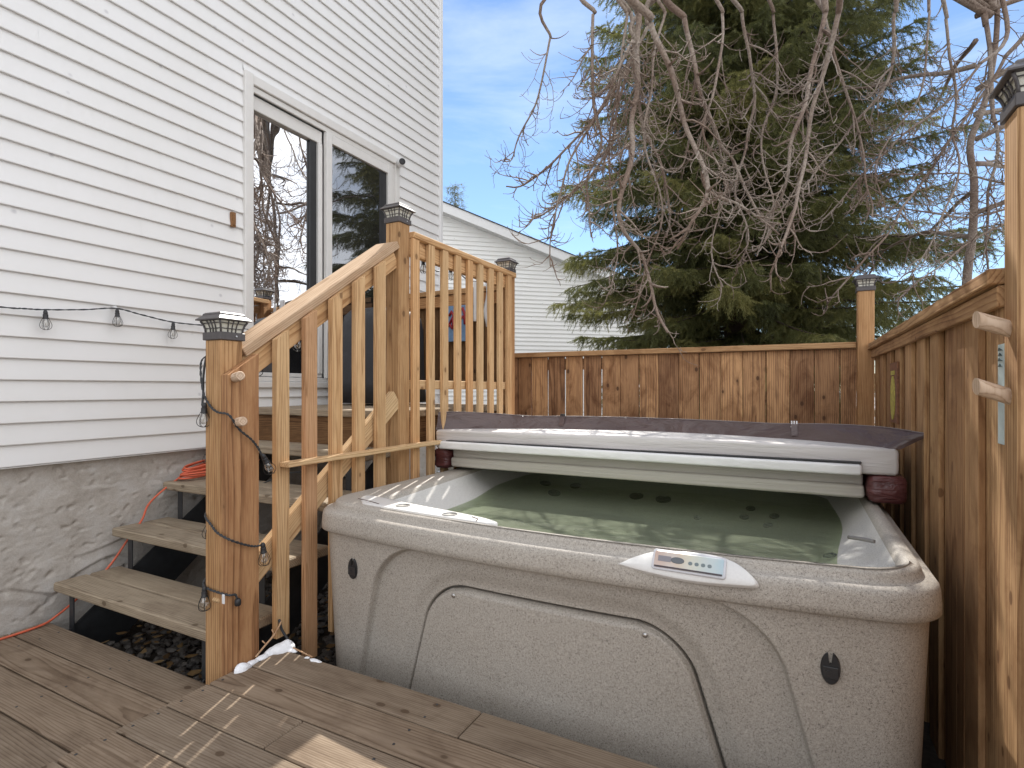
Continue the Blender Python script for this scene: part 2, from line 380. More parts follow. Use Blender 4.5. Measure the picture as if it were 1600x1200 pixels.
# patio floor planks
pf=MB(); 
for k in range(-9,1):
    y1=1.277+k*.143; y0=y1-.137
    xs=[-3.09,-1.35+.5*((k*7)%3),.41] if k<1 else None
    for i in range(2): pf.box((xs[i]+.002,y0,.232),(min(xs[i+1]-.002,-1.768),y1,.27),.004,axis=0) if xs[i]<-1.8 else None
for k in range(11):
    y1=1.458-k*.1432; xj=-1.757+(.9,1.5,.45)[k%3]
    pf.box((-1.757,y1-.138,.322),(xj-.0015,y1,.360),.004,axis=0); pf.box((xj+.0015,y1-.138,.322),(.41,y1-.0005,.3598),.004,axis=0)
pf.box((-1.755,-.1,.10),(-1.717,1.44,.321),.002,axis=1)
for x in (-2.9,-2.0,-1.1,-.2): pf.box((x,-.1,.10),(x+.038,1.27,.231),.002,axis=1)
pf.box((-3.09,1.235,.10),(-1.97,1.272,.231),.002,axis=0,tone=.9)
struct(pf.build('deck_floor',W_plank))
sc_=MB()
for k in range(9):
    for x in (-2.9,-2.35,-1.86):
        for dy in (-.105,-.035): sc_.lathe([(.0045,0),(.004,.0012),(.001,.0008)],(x+rnd.uniform(-.004,.004),1.277-k*.143+dy,.2698),8)
for k in range(10):
    for x in (-1.73,-1.0,-.35,.3):
        for dy in (-.105,-.035): sc_.lathe([(.0045,0),(.004,.0012),(.001,.0008)],(x+rnd.uniform(-.004,.004),1.458-k*.1432+dy,.3598),8)
struct(sc_.build('deck_screws',STEEL))

# ------------------------------------------------------------------ house
house=thing('house','white vinyl-sided house with grey stucco foundation and sliding patio door','house',(-3.1,1.5,0))
XS=-3.075; CS=.0955; Z0=1.006
def course(mb,y0,y1,za,zb,x=XS,joint=True):
    """one lap: proud bottom edge, face leaning back to the top"""
    prof=[(x-.004,za),(x+.015,za),(x+.0165,za+.003),(x+.0155,za+.010),(x+.003,zb-.006),(x+.001,zb),(x-.004,zb)]
    if joint and y1-y0>1.4 and rnd.random()<.22:
        yj=rnd.uniform(y0+.5,y1-.3)
        if y0<0: yj=rnd.uniform(1.2,y1-.15)
        course(mb,y0,yj,za,zb,x,False); course(mb,yj-.002,y1,za,zb,x+.0014,False); return
    n=max(1,int((y1-y0)/.5)); L=[]
    for p in prof:
        L.append([(p[0],y0+(y1-y0)*i/n,p[1]) for i in range(n+1)])
    mb.loops(L,closed=False)
sd=MB(); k=0
DY0,DY1,DZ0,DZ1=2.275,3.79,1.355,3.335
while Z0+k*CS<6.2:
    za=Z0+k*CS; zb=za+CS
    if zb<=DZ0 or za>=DZ1: course(sd,-3,4.385,za,zb)
    else:
        course(sd,-3,DY0,za,zb); course(sd,DY1,4.385,za,zb)
        if za<DZ0: course(sd,DY0,DY1,za,DZ0)
        if zb>DZ1: course(sd,DY0,DY1,DZ1,zb)
    k+=1
sd.build('siding',SIDING,house)
core=MB(); core.box((-9,-3,1.0),(XS-.006,2.27,6.4),.002,.5); core.box((-9,3.8,1.0),(XS-.006,4.40,6.4),.002,.5); core.box((-9,2.27,3.34),(XS-.006,3.80,6.4),.002,.5); core.box((-9,2.27,1.0),(XS-.006,3.80,1.35),.002,.5)
core.box((-9,2.27,1.35),(-3.35,3.80,3.34),.002,.5)
core.build('wall',TRIM,house)
rf=MB(); rf.prism([(-3.3,6.4),(4.8,6.4),(.75,8.3)],-9.3,-2.70,0); rf.build('roof',ROOFG,house)
tr=MB(); tr.box((XS-.03,4.385,.985),(XS+.030,4.432,6.39),.004,.5); tr.build('corner_trim',TRIM,house)
# stucco foundation, trowelled relief
st=MB(); NY,NZ=620,150; Y0s,Y1s=-.6,4.42
L=[]
for j in range(NZ+1):
    z=-.02+1.03*j/NZ; row=[]
    for i in range(NY+1):
        y=Y0s+(Y1s-Y0s)*i/NY
        q=Vector((y*1.5,z*4.2-.35*y,0)); wv=mn.noise(q*.9)*.9
        a=mn.noise(Vector((y*2.0+wv,z*6.0+wv*1.3-.5*y,3.1)))
        led=(a*3.6)%1.0                      # terraced trowel ledges
        msk=sm(-.05,.22,mn.noise(Vector((y*3.1,z*4.3,11.5)))); h=.010*(sm(0,.07,led)*(1-led))*msk+.003*mn.noise(Vector((y*4,z*5,2)))
        h+=.0016*mn.noise(Vector((y*9,z*22,1)))+.0020*mn.noise(Vector((y*38,z*55,5)))+.0016*mn.noise(Vector((y*95,z*120,9)))
        pit=mn.noise(Vector((y*26,z*34,7.7)))
        if pit>.34: h-=.007*min(1,(pit-.38)*6)
        row.append((-3.112+h,y,z))
    L.append(row)
st.loops(L,closed=False)
sm_=NM('stucco'); P=sm_.pos(); n=sm_.noise(P,9,6,.65); f=sm_.noise(P,160,4,.7)
c=sm_.ramp(n,[(.25,(.35,.30,.245)),(.5,(.50,.455,.40)),(.75,(.58,.555,.52))]); c=sm_.mix(.25,c,sm_.ramp(f,[(.3,.18),(.7,.6)]))
sm_.l(c,sm_.p.inputs['Base Color']); sm_.p.inputs['Roughness'].default_value=.95; sm_.l(sm_.bump(f,.003,.9),sm_.p.inputs['Normal'])
st.build('foundation',sm_.m,house,smooth=True)
fb=MB(); fb.box((-9,-3,-.05),(-3.135,4.40,.99),.002,.5); fb.build('foundation_block',sm_.m,house)
ft=MB(); ft.box((-3.13,-3,.9985),(XS+.010,4.39,1.004),.002,.5); ft.build('drip_edge',TRIM,house)
# sliding door
door=MB()
door.box((XS-.01,DY0,DZ0),(XS+.036,2.335,DZ1),.004,.5)      # near jamb trim
door.box((XS-.01,3.735,DZ0),(XS+.020,DY1,DZ1),.004,.5)      # far jamb trim
door.box((XS-.01,2.335,3.275),(XS+.024,3.735,DZ1),.004,.5)
door.box((XS-.01,2.335,3.235),(XS+.008,3.735,3.273),.003,.5)
door.box((XS-.01,2.335,DZ0),(XS+.030,3.735,1.395),.004,.5)
door.box((XS-.01,2.335,1.397),(XS+.012,3.735,1.425),.003,.5)
dj=door.build('patio_door',FRAME,house)
s1=MB()
s1.box((-3.17,2.335,3.14),(-3.095,2.95,3.233),.004,.5); s1.box((-3.17,2.335,1.427),(-3.095,2.95,1.455),.004,.5)
s1.box((-3.17,2.905,1.456),(-3.085,2.945,3.139),.004,.5); s1.box((-3.17,2.335,1.456),(-3.11,2.36,3.139),.003,.5)
s1.build('sash',FRAME,dj)
s2=MB(); s2.box((-3.09,2.955,1.427),(-3.055,3.010,3.233),.003,.5); s2.box((-3.09,3.64,1.427),(-3.055,3.695,3.233),.003,.5)
s2.box((-3.09,3.0105,3.165),(-3.06,3.6395,3.232),.003,.5); s2.box((-3.09,3.0105,1.428),(-3.06,3.6395,1.49),.003,.5)
s2.build('sash',FRAME,dj)
gk=MB(); gk.box((-3.15,2.846,1.456),(-3.105,2.904,3.139),.002,.5); gk.box((-3.088,3.555,1.491),(-3.075,3.639,3.164),.002,.5); gk.build('gasket',BLACKP,dj)
p1=MB(); p1.box((-3.15,2.361,1.456),(-3.125,2.845,3.139),.001,.5); p1.build('pane',PANE,dj)
p2=MB(); p2.box((-3.10,3.011,1.491),(-3.080,3.554,3.164),.001,.5); p2.build('pane',SCREEN,dj)
tr2=MB(); tr2.box((-3.10,3.699,1.43),(-3.062,3.733,3.233),.003,.5); tr2.build('door_track',FRAME,dj)

# dome camera on the head trim
camt=thing('security_camera','small white security camera with black lens at the top corner of the patio door','camera',(-3.04,3.76,3.28))
b=MB(); M_=Vector((.75,-.55,-.12)).to_track_quat('Z','Y').to_matrix()
b.lathe([(.018,-.01),(.03,-.005),(.032,.02),(.032,.065),(.029,.07)],(-3.03,3.76,3.285),20,M_); b.build('camera_body',WHITEP,camt,angle=40,recalc=True)
b=MB(); b.lathe([(.026,.0705),(.026,.078),(.020,.080),(.018,.076)],(-3.03,3.76,3.285),20,M_); b.build('camera_lens',BLACKP,camt,angle=40,recalc=True)
b=MB(); b.lathe([(.026,0),(.026,.012),(.012,.016),(.012,.03)],(-3.062,3.775,3.285),16,Matrix.Rotation(R(90),3,'Y')); b.build('camera_mount',WHITEP,camt,angle=40,recalc=True)
# small rusty clip on the siding
b=MB(); b.box((-3.066,2.185,2.335),(-3.045,2.215,2.425),.003,.5); b.box((-3.046,2.190,2.345),(-3.040,2.210,2.415),.002,.5)
tag(b.build('wall_clip',plain('rusty_brass',(.22,.10,.03),.6,var=.5,vs=150)),'small rusty brown metal clip on white siding left of the patio door','clip')

# ------------------------------------------------------------------ raised deck
deck=thing('raised_deck','raised timber landing in front of the patio door','deck',(-2.4,2.9,0))
d=MB()
for k in range(9):
    y=2.235+k*.1435; d.box((-3.052,y,1.195),(-1.845,y+.138,1.233),.004,axis=0)
d.build('deck_board',W_deck,deck)
d=MB(); 
d.box((-3.05,2.262,1.02),(-1.885,2.30,1.193),.003,axis=0,tone=.9); d.box((-3.05,3.47,1.02),(-1.885,3.508,1.193),.003,axis=0,tone=.9)
for x in (-2.98,-2.6,-2.2,-1.925): d.box((x,2.302,1.02),(x+.038,3.468,1.193),.003,axis=1,tone=.9)
d.build('joist',W_dark,deck)
d=MB(); d.box((-2.99,3.37,.1),(-2.90,3.46,1.019),.003,axis=2); d.build('deck_post',W_dark,deck)

# ------------------------------------------------------------------ stairs
stairs=thing('staircase','open steel-framed stairs with weathered two-board treads climbing to the patio door','stairs',(-2.45,1.8,.1))
for k,(z,y) in enumerate([(.453,1.285),(.648,1.535),(.843,1.785),(1.038,2.035)]):
    t=MB(); xl=-3.065+(.0 if k else .01)
    tl=rnd.random(); t.box((xl,y,z-.042),(-1.855,y+.138,z),.006,axis=0,tone=tl); t.box((xl+.002,y+.147,z-.042),(-1.857,y+.281,z-.001),.006,axis=0)
    t.build('tread',W_deck,stairs)
for x in (-2.96,-1.99):
    s_=MB()
    s_.prism([(1.30,.10),(1.50,.10),(2.40,.80),(2.40,1.00),(2.30,1.0),(1.30,.24)],x-.004,x+.004,0)
    s_.build('stringer',STEEL,stairs)
    for z,y in [(.453,1.285),(.648,1.535),(.843,1.785),(1.038,2.035)]:
        u=MB(); u.box((x-.018,y+.03,z-.240),(x+.018,y+.036,z-.048),.001,.5); u.box((x-.018,y+.03,z-.047),(x+.018,y+.26,z-.0425),.001,.5)
        u.build('bracket',STEEL,stairs)

# ------------------------------------------------------------------ railing
rl=thing('wooden_railing','cedar stair and deck railing with three capped posts and long thin balusters','railing',(-1.85,2.3,.2))
def post(lo,hi,mat=W_post,par=rl,tone=.25): 
    p=MB(); p.box(lo,hi,.005,tone,axis=2); return p.build('post',mat,par)
post((-1.890,1.250,.272),(-1.801,1.338,1.525))
post((-1.890,2.228,.2),(-1.801,2.317,2.205),tone=.1)
post((-1.890,3.440,.2),(-1.801,3.528,2.180),tone=.6)
bd=MB(); bd.prism([(1.2515,.272),(1.3735,.272),(1.3735,1.478),(1.2515,1.397)],-1.7995,-1.762,0,tone=.45); fbrd=bd.build('face_board',W_board,rl)
for yy,zz in ((1.277,1.388),(1.287,1.230)):
    pg=MB(); a=Vector((-1.765,yy,zz)); dd=Vector((.9,-.28,.10)).normalized()
    pg.tube([a,a+dd*.055,a+dd*.058],[.0165,.0165,.014],14); pg.build('peg',W_log,fbrd,angle=40)
hr=MB(); hr.beam((-1.872,1.345,1.482),(-1.872,2.226,2.085),.142,.036,tone=.2); hr.build('handrail',W_cap,rl)
sub=MB(); sub.beam((-1.835,1.352,1.418),(-1.835,2.226,2.016),.036,.085,tone=.5); sub.build('sub_rail',W_rail,rl)
ro=MB(); ro.beam((-1.825,1.27,.565),(-1.825,2.225,1.300),.036,.092,tone=.05); ro.build('lower_rail',W_brace,rl)
tp=MB(); tp.box((-1.90,2.319,2.138),(-1.775,3.50,2.172),.004,axis=1,tone=.55); tp.build('top_rail',W_rail,rl)
tp=MB(); tp.box((-1.838,2.319,2.052),(-1.803,3.438,2.136),.003,axis=1,tone=.6); tp.build('sub_rail',W_rail,rl)
tp=MB(); tp.box((-1.838,2.319,1.345),(-1.803,3.438,1.395),.003,axis=1,tone=.1); tp.build('lower_rail',W_brace,rl)
slope=(2.085-1.482)/(2.226-1.345)
for i,(y,zb) in enumerate([(1.493,.386),(1.635,.235),(1.779,.30),(1.921,.30),(2.066,.30)]):
    b=MB(); yl,yr=y-.030,y+.030
    zt=lambda yy:1.482+slope*(yy-1.345)-.024
    tone=[.15,.95,.45,.3,.2][i]
    b.prism([(yl,zb),(yr,zb),(yr,zt(yr)),(yl,zt(yl))],-1.8005,-1.776,0,tone=tone)
    b.build('baluster',W_rail if i!=1 else W_cap,rl)
for i,y in enumerate([2.345,2.483,2.616,2.754,2.887,3.015,3.151,3.279,3.405]):
    b=MB(); w_=.028; b.box((-1.8015,y-w_,.62),(-1.778,y+w_,2.137),.003,[.8,.15,.1,.2,.85,.05,.2,.1,.5][i],axis=2); b.build('baluster',W_rail if i!=5 else W_brace,rl)
sl_=MB(); sl_.box((-1.774,1.475,1.047),(-1.722,2.50,1.066),.002,axis=1,tone=.1); sl_.build('slat',W_brace,rl)

# privacy screen across the far end of the landing
ps=thing('privacy_screen','dark vertical-board privacy screen at the far end of the raised landing','screen',(-2.5,3.55,1.25))
b=MB(); x=-3.04
while x<-1.96:
    w_=.135; b.box((x,3.55,1.37),(min(x+w_,-1.93),3.568,2.06),.002,axis=2); x+=w_+.004
b.build('board_panel',W_dark,ps)
b=MB(); b.box((-3.04,3.50,2.065),(-1.895,3.60,2.103),.003,axis=0,tone=.2); b.box((-3.04,3.512,1.975),(-1.895,3.547,2.06),.003,axis=0,tone=.8); b.build('rail',W_post,ps)
b=MB(); b.box((-3.04,3.512,1.372),(-1.895,3.547,1.42),.003,axis=0,tone=.2); b.build('rail',W_dark,ps)
# painted sign
sg=thing('painted_sign','blue painted board with a red crab-like figure hung on the dark screen','sign',(-2.25,3.49,1.7))
b=MB(); b.box((-2.365,3.490,1.705),(-2.150,3.508,1.975),.002,.5); b.build('board',plain('blue_paint',(.16,.27,.44),.6,var=.15,vs=30),sg)
b=MB()
def stroke(pts,r=.010): b.tube([(p[0],3.488,p[1]) for p in pts],r,8)
stroke([(-2.34,1.90),(-2.32,1.93),(-2.30,1.90),(-2.29,1.84)],.012); stroke([(-2.35,1.82),(-2.30,1.90),(-2.26,1.86)]); stroke([(-2.30,1.88),(-2.30,1.80)],.015)
stroke([(-2.25,1.93),(-2.22,1.95),(-2.20,1.90),(-2.20,1.83)],.012); stroke([(-2.26,1.83),(-2.22,1.89),(-2.18,1.82)]); stroke([(-2.17,1.80),(-2.17,1.90)],.013); stroke([(-2.34,1.84),(-2.31,1.80)])
b.build('figure',plain('red_paint',(.30,.025,.035),.6),sg,smooth=True)
# hanging cloth strip and paddle like strip
b=MB(); b.box((-2.118,3.470,1.845),(-2.070,3.488,2.15),.004,.5); tag(b.build('white_paddle',WHITEP),'long white strip hanging beside the blue sign on the screen','strip')
b=MB(); pts=[]; 
L=[]
for i in range(9):
    z=2.13-.33*i/8; wv=.012*math.sin(i*.9); L.append([(-2.02+wv,3.475,z),(-1.985+wv+.01*math.sin(i),3.480,z),(-1.985+wv+.01*math.sin(i),3.486,z),(-2.02+wv,3.481,z)])
b.loops(L,True,True); tag(b.build('white_cloth',WHITEP,recalc=True,smooth=True),'narrow wavy white cloth hanging near the far deck post','cloth')
# covered barbecue
bq=thing('covered_barbecue','tall barbecue under a black cover between the near deck post and the dark screen','barbecue',(-2.55,3.05,1.233))
L=[]
def rr(x0,x1,y0,y1,r,z,nc=6):
    o=[]
    for cx,cy,a0 in ((x0+r,y0+r,180),(x1-r,y0+r,270),(x1-r,y1-r,0),(x0+r,y1-r,90)):
        for k in range(nc+1):
            a=R(a0+90*k/nc); o.append((cx+r*math.cos(a),cy+r*math.sin(a),z))
    return o
for z,i,wv in ((1.25,-.01,0),(1.4,0,.004),(1.6,.004,.0),(1.78,.008,.003),(1.86,.02,0),(1.90,.05,0),(1.915,.10,0)):
    L.append([(p[0]+wv*math.sin(40*p[1]),p[1]+wv*math.sin(33*p[0]),p[2]) for p in rr(-2.86+i,-2.42-i,2.86+i,3.32-i,.05,z)])
b=MB(); b.loops(L,True,True); b.build('cover',vinyl('black_cover',(.025,.026,.030),.45,.004,(6,6,3)),bq,smooth=True)
b=MB(); b.box((-2.418,2.99,1.835),(-2.414,3.06,1.85),.001,.5); b.box((-2.4185,3.018,1.785),(-2.4145,3.032,1.836),.001,.5); b.build('lettering',WHITEP,bq)
for k,z in enumerate((1.62,1.52,1.47)):
    b=MB(); b.box((-2.4165,3.0+.01*k,z),(-2.4125,3.03,z+.012),.0005,.5); b.build('lettering',WHITEP,bq)
b=MB(); b.box((-2.418,2.93,1.40),(-2.414,3.07,1.455),.001,.5); b.build('red_label',plain('red_label_paint',(.45,.05,.04),.5),bq)

# ------------------------------------------------------------------ post cap lamps
def cap_light(label,loc,first=[None],group='lantern caps on the timber posts'):
    if first[0] is None:
        t=thing('post_cap_light',label,'post light',loc,group,local=True); first[0]=t
        h=.050
        b=MB(); b.box((-h,-h,-.004),(h,h,.024),.002,.5); b.build('collar',CAPP,t)
        b=MB(); b.lathe([(.0035,0),(.0035,.003),(.001,.0035)],(h,.012,.010),8,Matrix.Rotation(R(90),3,'Y')); b.build('screw',SILVER,t)
        q=MB(); prof=[(.040,.0245),(.041,.036),(.045,.050),(.052,.064)]
        q.loops([[(-a,-a,z),(a,-a,z),(a,a,z),(-a,a,z)] for a,z in prof],True,True); q.build('lens',LENS,t)
        b=MB(); prof2=[(a+.0025,z) for a,z in prof]
        for sx,sy in ((1,1),(1,-1),(-1,1),(-1,-1)): b.tube([(sx*a,sy*a,z) for a,z in prof2],.0038,6)
        for u in (-.36,.0,.36):
            for s1 in (1,-1):
                b.tube([(u*a*1.0,s1*a,z) for a,z in prof2],.0022,5); b.tube([(s1*a,u*a,z) for a,z in prof2],.0022,5)
        for a,z in ((.0445,.0375),(.0515,.056)): b.tube([(-a,-a,z),(a,-a,z),(a,a,z),(-a,a,z),(-a,-a,z)],.0016,4)
        b.build('cage',CAPP,t,smooth=True)
        r=MB(); r.loops([[(-a,-a,z),(a,-a,z),(a,a,z),(-a,a,z)] for a,z in ((.052,.0645),(.066,.066),(.0665,.070),(.050,.0845),(.049,.090),(.044,.0945))],True,True); r.build('roof',CAPP,t)
        s=MB(); s.box((-.036,-.036,.0946),(.036,.036,.0965),.0008,.5); s.build('solar_panel',plain('solar_cell',(.02,.025,.05),.15),t)
        return t
    t=copy_tree(first[0]); t.location=loc; t['label']=label; return t
cap_light('brown lantern cap on the stair post nearest the camera',(-1.8455,1.294,1.527))
cap_light('dark lantern cap on the tall middle railing post before the patio door',(-1.8455,2.2725,2.207))
cap_light('dark lantern cap on the far deck railing post against the white neighbour wall',(-1.8455,3.484,2.182))
cap_light('dark lantern cap on the fence corner post in front of the spruce',(.378,4.045,1.955))
cap_light('dark lantern cap on the tall right-hand fence post at the picture edge',(.457,1.562,1.948))

# ------------------------------------------------------------------ string lights
def bulb_proto(par,loc,tilt=(0,0)):
    """bulb with socket and cage, local origin at the hanging point"""
    o=MB(); o.lathe([(.004,-.030),(.008,-.036),(.013,-.050),(.0135,-.060),(.009,-.070),(.002,-.073)],(0,0,0),12)
    g_=o.build('bulb',BULB,smooth=True,recalc=True)
    s=MB(); s.lathe([(.004,.0),(.007,-.004),(.0085,-.012),(.0075,-.016),(.0095,-.018),(.0095,-.030),(.011,-.032),(.011,-.036),(.004,-.037)],(0,0,0),12); so_=s.build('socket',BLACKP,g_,angle=40,recalc=True)
    c_=MB()
    for k in range(6):
        a=k*math.pi/3; P_=[(.010,-.034),(.017,-.050),(.0205,-.063),(.018,-.074),(.010,-.081),(.0,-.083)]
        c_.tube(spline([(r*math.cos(a),r*math.sin(a),z) for r,z in P_],3),.0010,4)
    c_.build('cage',WIRE,g_,smooth=True)
    fl=MB(); fl.tube([(0,0,-.036),(.002,.001,-.050),(-.002,0,-.062)],.0012,4); fl.build('filament',plain('filament',(.5,.42,.3),.3,metal=.6),g_,smooth=True)
    return g_
BP=bulb_proto(None,(0,0,0))
used=[False]
def bulb(par,loc,rx=0,ry=0,sc_=1.0):
    sc_*=1.06
    b=BP if not used[0] else copy_tree(BP); used[0]=True
    b.parent=par; b.matrix_parent_inverse=Matrix.Translation(Vector(par['_loc'])).inverted()
    b.location=loc; b.rotation_euler=(rx,ry,rnd.uniform(0,1)); b.scale=(sc_,)*3
    return b
def cable(par,pts,r=.0032,per=8,wob=.0015,mat=None,twist=True):
    p=spline(pts,per); m=MB()
    if twist:
        for ph in (0,math.pi):
            m.tube([q+Vector((math.cos(i*1.3+ph)*r*.6,math.sin(i*1.3+ph)*r*.6,math.sin(i*1.3+ph)*r*.6)) for i,q in enumerate(p)],r*.75,5)
    else: m.tube(p,r,8)
    return m.build('cable',mat or CABLE,par,smooth=True)
s1=thing('string_lights','black string of caged bulbs strung along the white siding left of the stairs','string lights',(-3.04,1.2,1.7),'strings of caged bulbs')
X=-3.035
cable(s1,[(X,.2,1.73),(X,.62,1.70),(X,1.09,1.700),(X,1.16,1.703),(X,1.243,1.708),(X,1.40,1.728),(X,1.539,1.752),(X,1.66,1.735),(X,1.819,1.714),(X,2.0,1.714),(X+.15,2.18,1.70),(-2.6,2.2,1.64)],per=8)
for y,z in ((.62,1.698),(1.243,1.704),(1.539,1.748),(1.819,1.710)): bulb(s1,(X+.012,y,z),rx=rnd.uniform(-.12,.12),sc_=1.0)
b=MB(); b.box((-3.062,1.535,1.752),(-3.040,1.548,1.765),.002,.5); b.build('hook',WHITEP,s1)
s2=thing('string_lights','black string of caged bulbs wound round the near stair post','string lights',(-1.85,1.25,1.2),'strings of caged bulbs')
yf=1.240; xb=-1.752
cable(s2,[(-1.895,1.30,1.478),(-1.905,1.255,1.46),(-1.908,1.246,1.42),(-1.885,yf,1.34),(-1.85,yf,1.292),(-1.80,1.236,1.268),(xb,1.246,1.258),(xb+.004,1.283,1.206),(xb+.004,1.33,1.168),(xb,1.363,1.132),(xb,1.380,1.10)])
cable(s2,[(-1.896,1.30,.93),(-1.896,1.262,.905),(-1.872,yf,.893),(-1.84,yf,.868),(-1.80,1.236,.846),(xb,1.246,.826),(xb,1.30,.796),(xb,1.345,.777),(xb,1.380,.774),(-1.78,1.40,.77)])
cable(s2,[(-1.896,1.30,.70),(-1.896,1.25,.655),(-1.87,yf,.642),(-1.81,1.238,.637),(xb,1.245,.633),(xb,1.27,.626),(xb+.003,1.275,.612)])
cable(s2,[(-1.905,1.29,1.50),(-1.925,1.28,1.47),(-1.928,1.27,1.40),(-1.915,1.26,1.33),(-1.89,yf,1.29)],twist=False,r=.004)
bulb(s2,(-1.868,yf-.006,1.300),rx=.1,ry=.05); bulb(s2,(xb+.004,1.378,1.108),rx=.5,ry=0); bulb(s2,(xb+.006,1.378,.782),rx=.12); bulb(s2,(-1.868,yf-.006,.648)); bulb(s2,(-1.885,1.27,.893),ry=.1)
b=MB(); b.box((xb-.004,1.222,.610),(xb+.008,1.226,.642),.001,.5); b.build('tag',WHITEP,s2)
b=MB(); b.lathe([(.006,0),(.011,-.006),(.011,-.022),(.007,-.026)],(xb+.006,1.276,.612),10); b.build('plug',BLACKP,s2,recalc=True,smooth=True)
s3=thing('string_lights','black string of caged bulbs slung under the far side of the railing','string lights',(-1.93,2.3,2.0),'strings of caged bulbs')
X=-1.935
cable(s3,[(X,1.36,1.40),(X,1.5,1.49),(X,1.70,1.60),(X,1.9,1.75),(X,2.15,1.93),(X,2.40,2.06),(X,2.61,2.115),(X,2.75,2.06),(X,2.90,2.125),(X,3.1,2.07),(X,3.35,2.10)])
for y,z in ((1.50,1.488),(1.70,1.60),(2.17,1.945),(2.61,2.11),(2.90,2.12)): bulb(s3,(X,y,z),rx=.1)
s4=thing('string_lights','black string of caged bulbs drooping beneath the upper stair treads','string lights',(-2.9,2.0,1.0),'strings of caged bulbs')
cable(s4,[(-3.03,2.02,.99),(-2.98,1.99,1.02),(-2.8,1.95,1.00),(-2.62,1.98,.83),(-2.4,2.1,.9),(-2.2,2.3,.85)]); bulb(s4,(-2.985,1.985,1.01)); bulb(s4,(-2.70,1.96,.80))

# orange extension cord
oc=thing('extension_cord','orange extension cord coiled on the third tread and trailing down the stucco','cord',(-3.0,2.0,.86))
m=MB()
for k in range(7):
    zc=.862+.008*k; A=.24-.006*k; B=.050+.006*(k%3); P_=[]
    for i in range(33):
        a=2*math.pi*i/32
        y=2.07+A*math.cos(a)+.01*math.sin(k*2); x=-2.985+B*math.sin(a)+.006*math.sin(3*a+k)+.012*math.sin(k)
        z=zc+.055*((y-1.85)/.45)*(.5+k*.12)+.004*math.sin(2*a+k)
        P_.append((x,y,z))
    m.tube(P_,.0052,8)
m.build('coil',ORANGE,oc,smooth=True)
cable(oc,[(-3.02,1.86,.868),(-3.028,1.835,.845),(-3.03,1.75,.79),(-3.03,1.69,.735),(-3.03,1.66,.665),(-3.04,1.60,.58),(-3.045,1.52,.47),(-3.045,1.42,.38),(-3.045,1.30,.30),(-3.03,1.2,.278),(-3.03,.9,.277),(-3.0,.4,.277)],r=.0052,twist=False,mat=ORANGE)

# ------------------------------------------------------------------ fences
bf=thing('back_fence','low cedar board fence behind the hot tub with a square corner post','fence',(-.8,4.1,0))
b=MB(); x=-2.06; YF=4.10; i=0
tones=[.3,.85,.1,.8,.05,.6,.4,.75,-.1,.5,.8,1.0,.75,.85,.1,.3,.4]
while x<.31:
    w_=.140 if i!=0 else .115
    gap=.003+.007*(i in (1,2,3,4)) + (.003 if i%3==0 else 0)
    dy=rnd.uniform(-.002,.002)
    a=rnd.uniform(-.0015,.0015)
    b.prism([(x,.03),(x+w_+a,.03),(x+w_-a,1.605),(x+a,1.605)],YF+dy,YF+dy+.016,1,tone=tones[i%17]) if False else b.box((x,YF+dy,.03),(min(x+w_,.335),YF+dy+.016,1.603),.002,tones[i%17],axis=2)
    x+=w_+gap; i+=1
b.box((-2.10,YF-.02,.0),(-2.062,YF+.06,1.603),.003,.0,axis=2)
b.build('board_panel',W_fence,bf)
b=MB(); b.box((-2.11,YF-.045,1.605),(.332,YF+.065,1.643),.004,.15,axis=0); b.build('cap_rail',W_fencr,bf)
b=MB(); b.box((-2.10,YF+.018,1.50),(.33,YF+.055,1.588),.003,.4,axis=0); b.box((-2.10,YF+.018,.3),(.33,YF+.055,.388),.003,.4,axis=0); b.build('rail',W_fence,bf)
post((.334,4.001,0),(.422,4.089,1.953),W_post,bf,.45)

rf_=thing('side_fence','tall-looking cedar fence running along the right side of the hot tub','fence',(.45,2.5,0))
b=MB(); y=1.615; i=0; XF=.423
tr_=[.1,.0,.55,.95,.9,.35,.15,.75,.2,.0,.1,.8,.3,.6,.5,.3,.4,.2]
ys=[1.607,1.70,1.845,1.978,2.065,2.20,2.30,2.44,2.53,2.67,2.80,2.94,3.08,3.22,3.36,3.50,3.64,3.78,3.92,4.0]
for i in range(len(ys)-1):
    g0=.006 if i==3 else .0012
    dx=.0168*(i%2)*(1 if i not in (3,) else 0)
    b.box((XF+dx,ys[i]+(g0 if i==3 else -.028*(i%2)),.03),(XF+dx+.016,ys[i+1]-.001+(.028*(i%2) if i not in (2,3) else 0),1.585),.002,tr_[i%18],axis=2)
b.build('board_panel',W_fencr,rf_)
b=MB(); b.beam((.447,1.608,1.604),(.447,4.0,1.604),.125,.036,tone=.2); b.build('cap_rail',W_fencr,rf_)
b=MB(); b.box((.402,1.6085,1.535),(.4215,4.0,1.583),.003,.5,axis=1); b.build('rail',W_fencr,rf_)
rp=post((.413,1.517,0),(.502,1.606,1.946),W_fencr,rf_,.15)
for zz in (1.478,1.330):
    pg=MB(); a=Vector((.420,1.572,zz)); dd=Vector((-.80,-.16,.30)).normalized()
    n_=dd.cross(Vector((0,1,0))).normalized()
    # cut on the slant at the free end
    pts=[];rr_=.0175
    x_=dd.orthogonal().normalized(); y_=dd.cross(x_)
    L=[]
    for s_ in (0,.05):
        L.append([a+dd*s_+(x_*math.cos(q)+y_*math.sin(q))*rr_ for q in [2*math.pi*k/20 for k in range(20)]])
    L.append([a+dd*(.072+.45*((x_*math.cos(q)+y_*math.sin(q))*rr_).dot(Vector((0,0,1))))+(x_*math.cos(q)+y_*math.sin(q))*rr_ for q in [2*math.pi*k/20 for k in range(20)]])
    pg.loops(L,True,True); pg.build('peg',W_log,rp,angle=40,recalc=True)
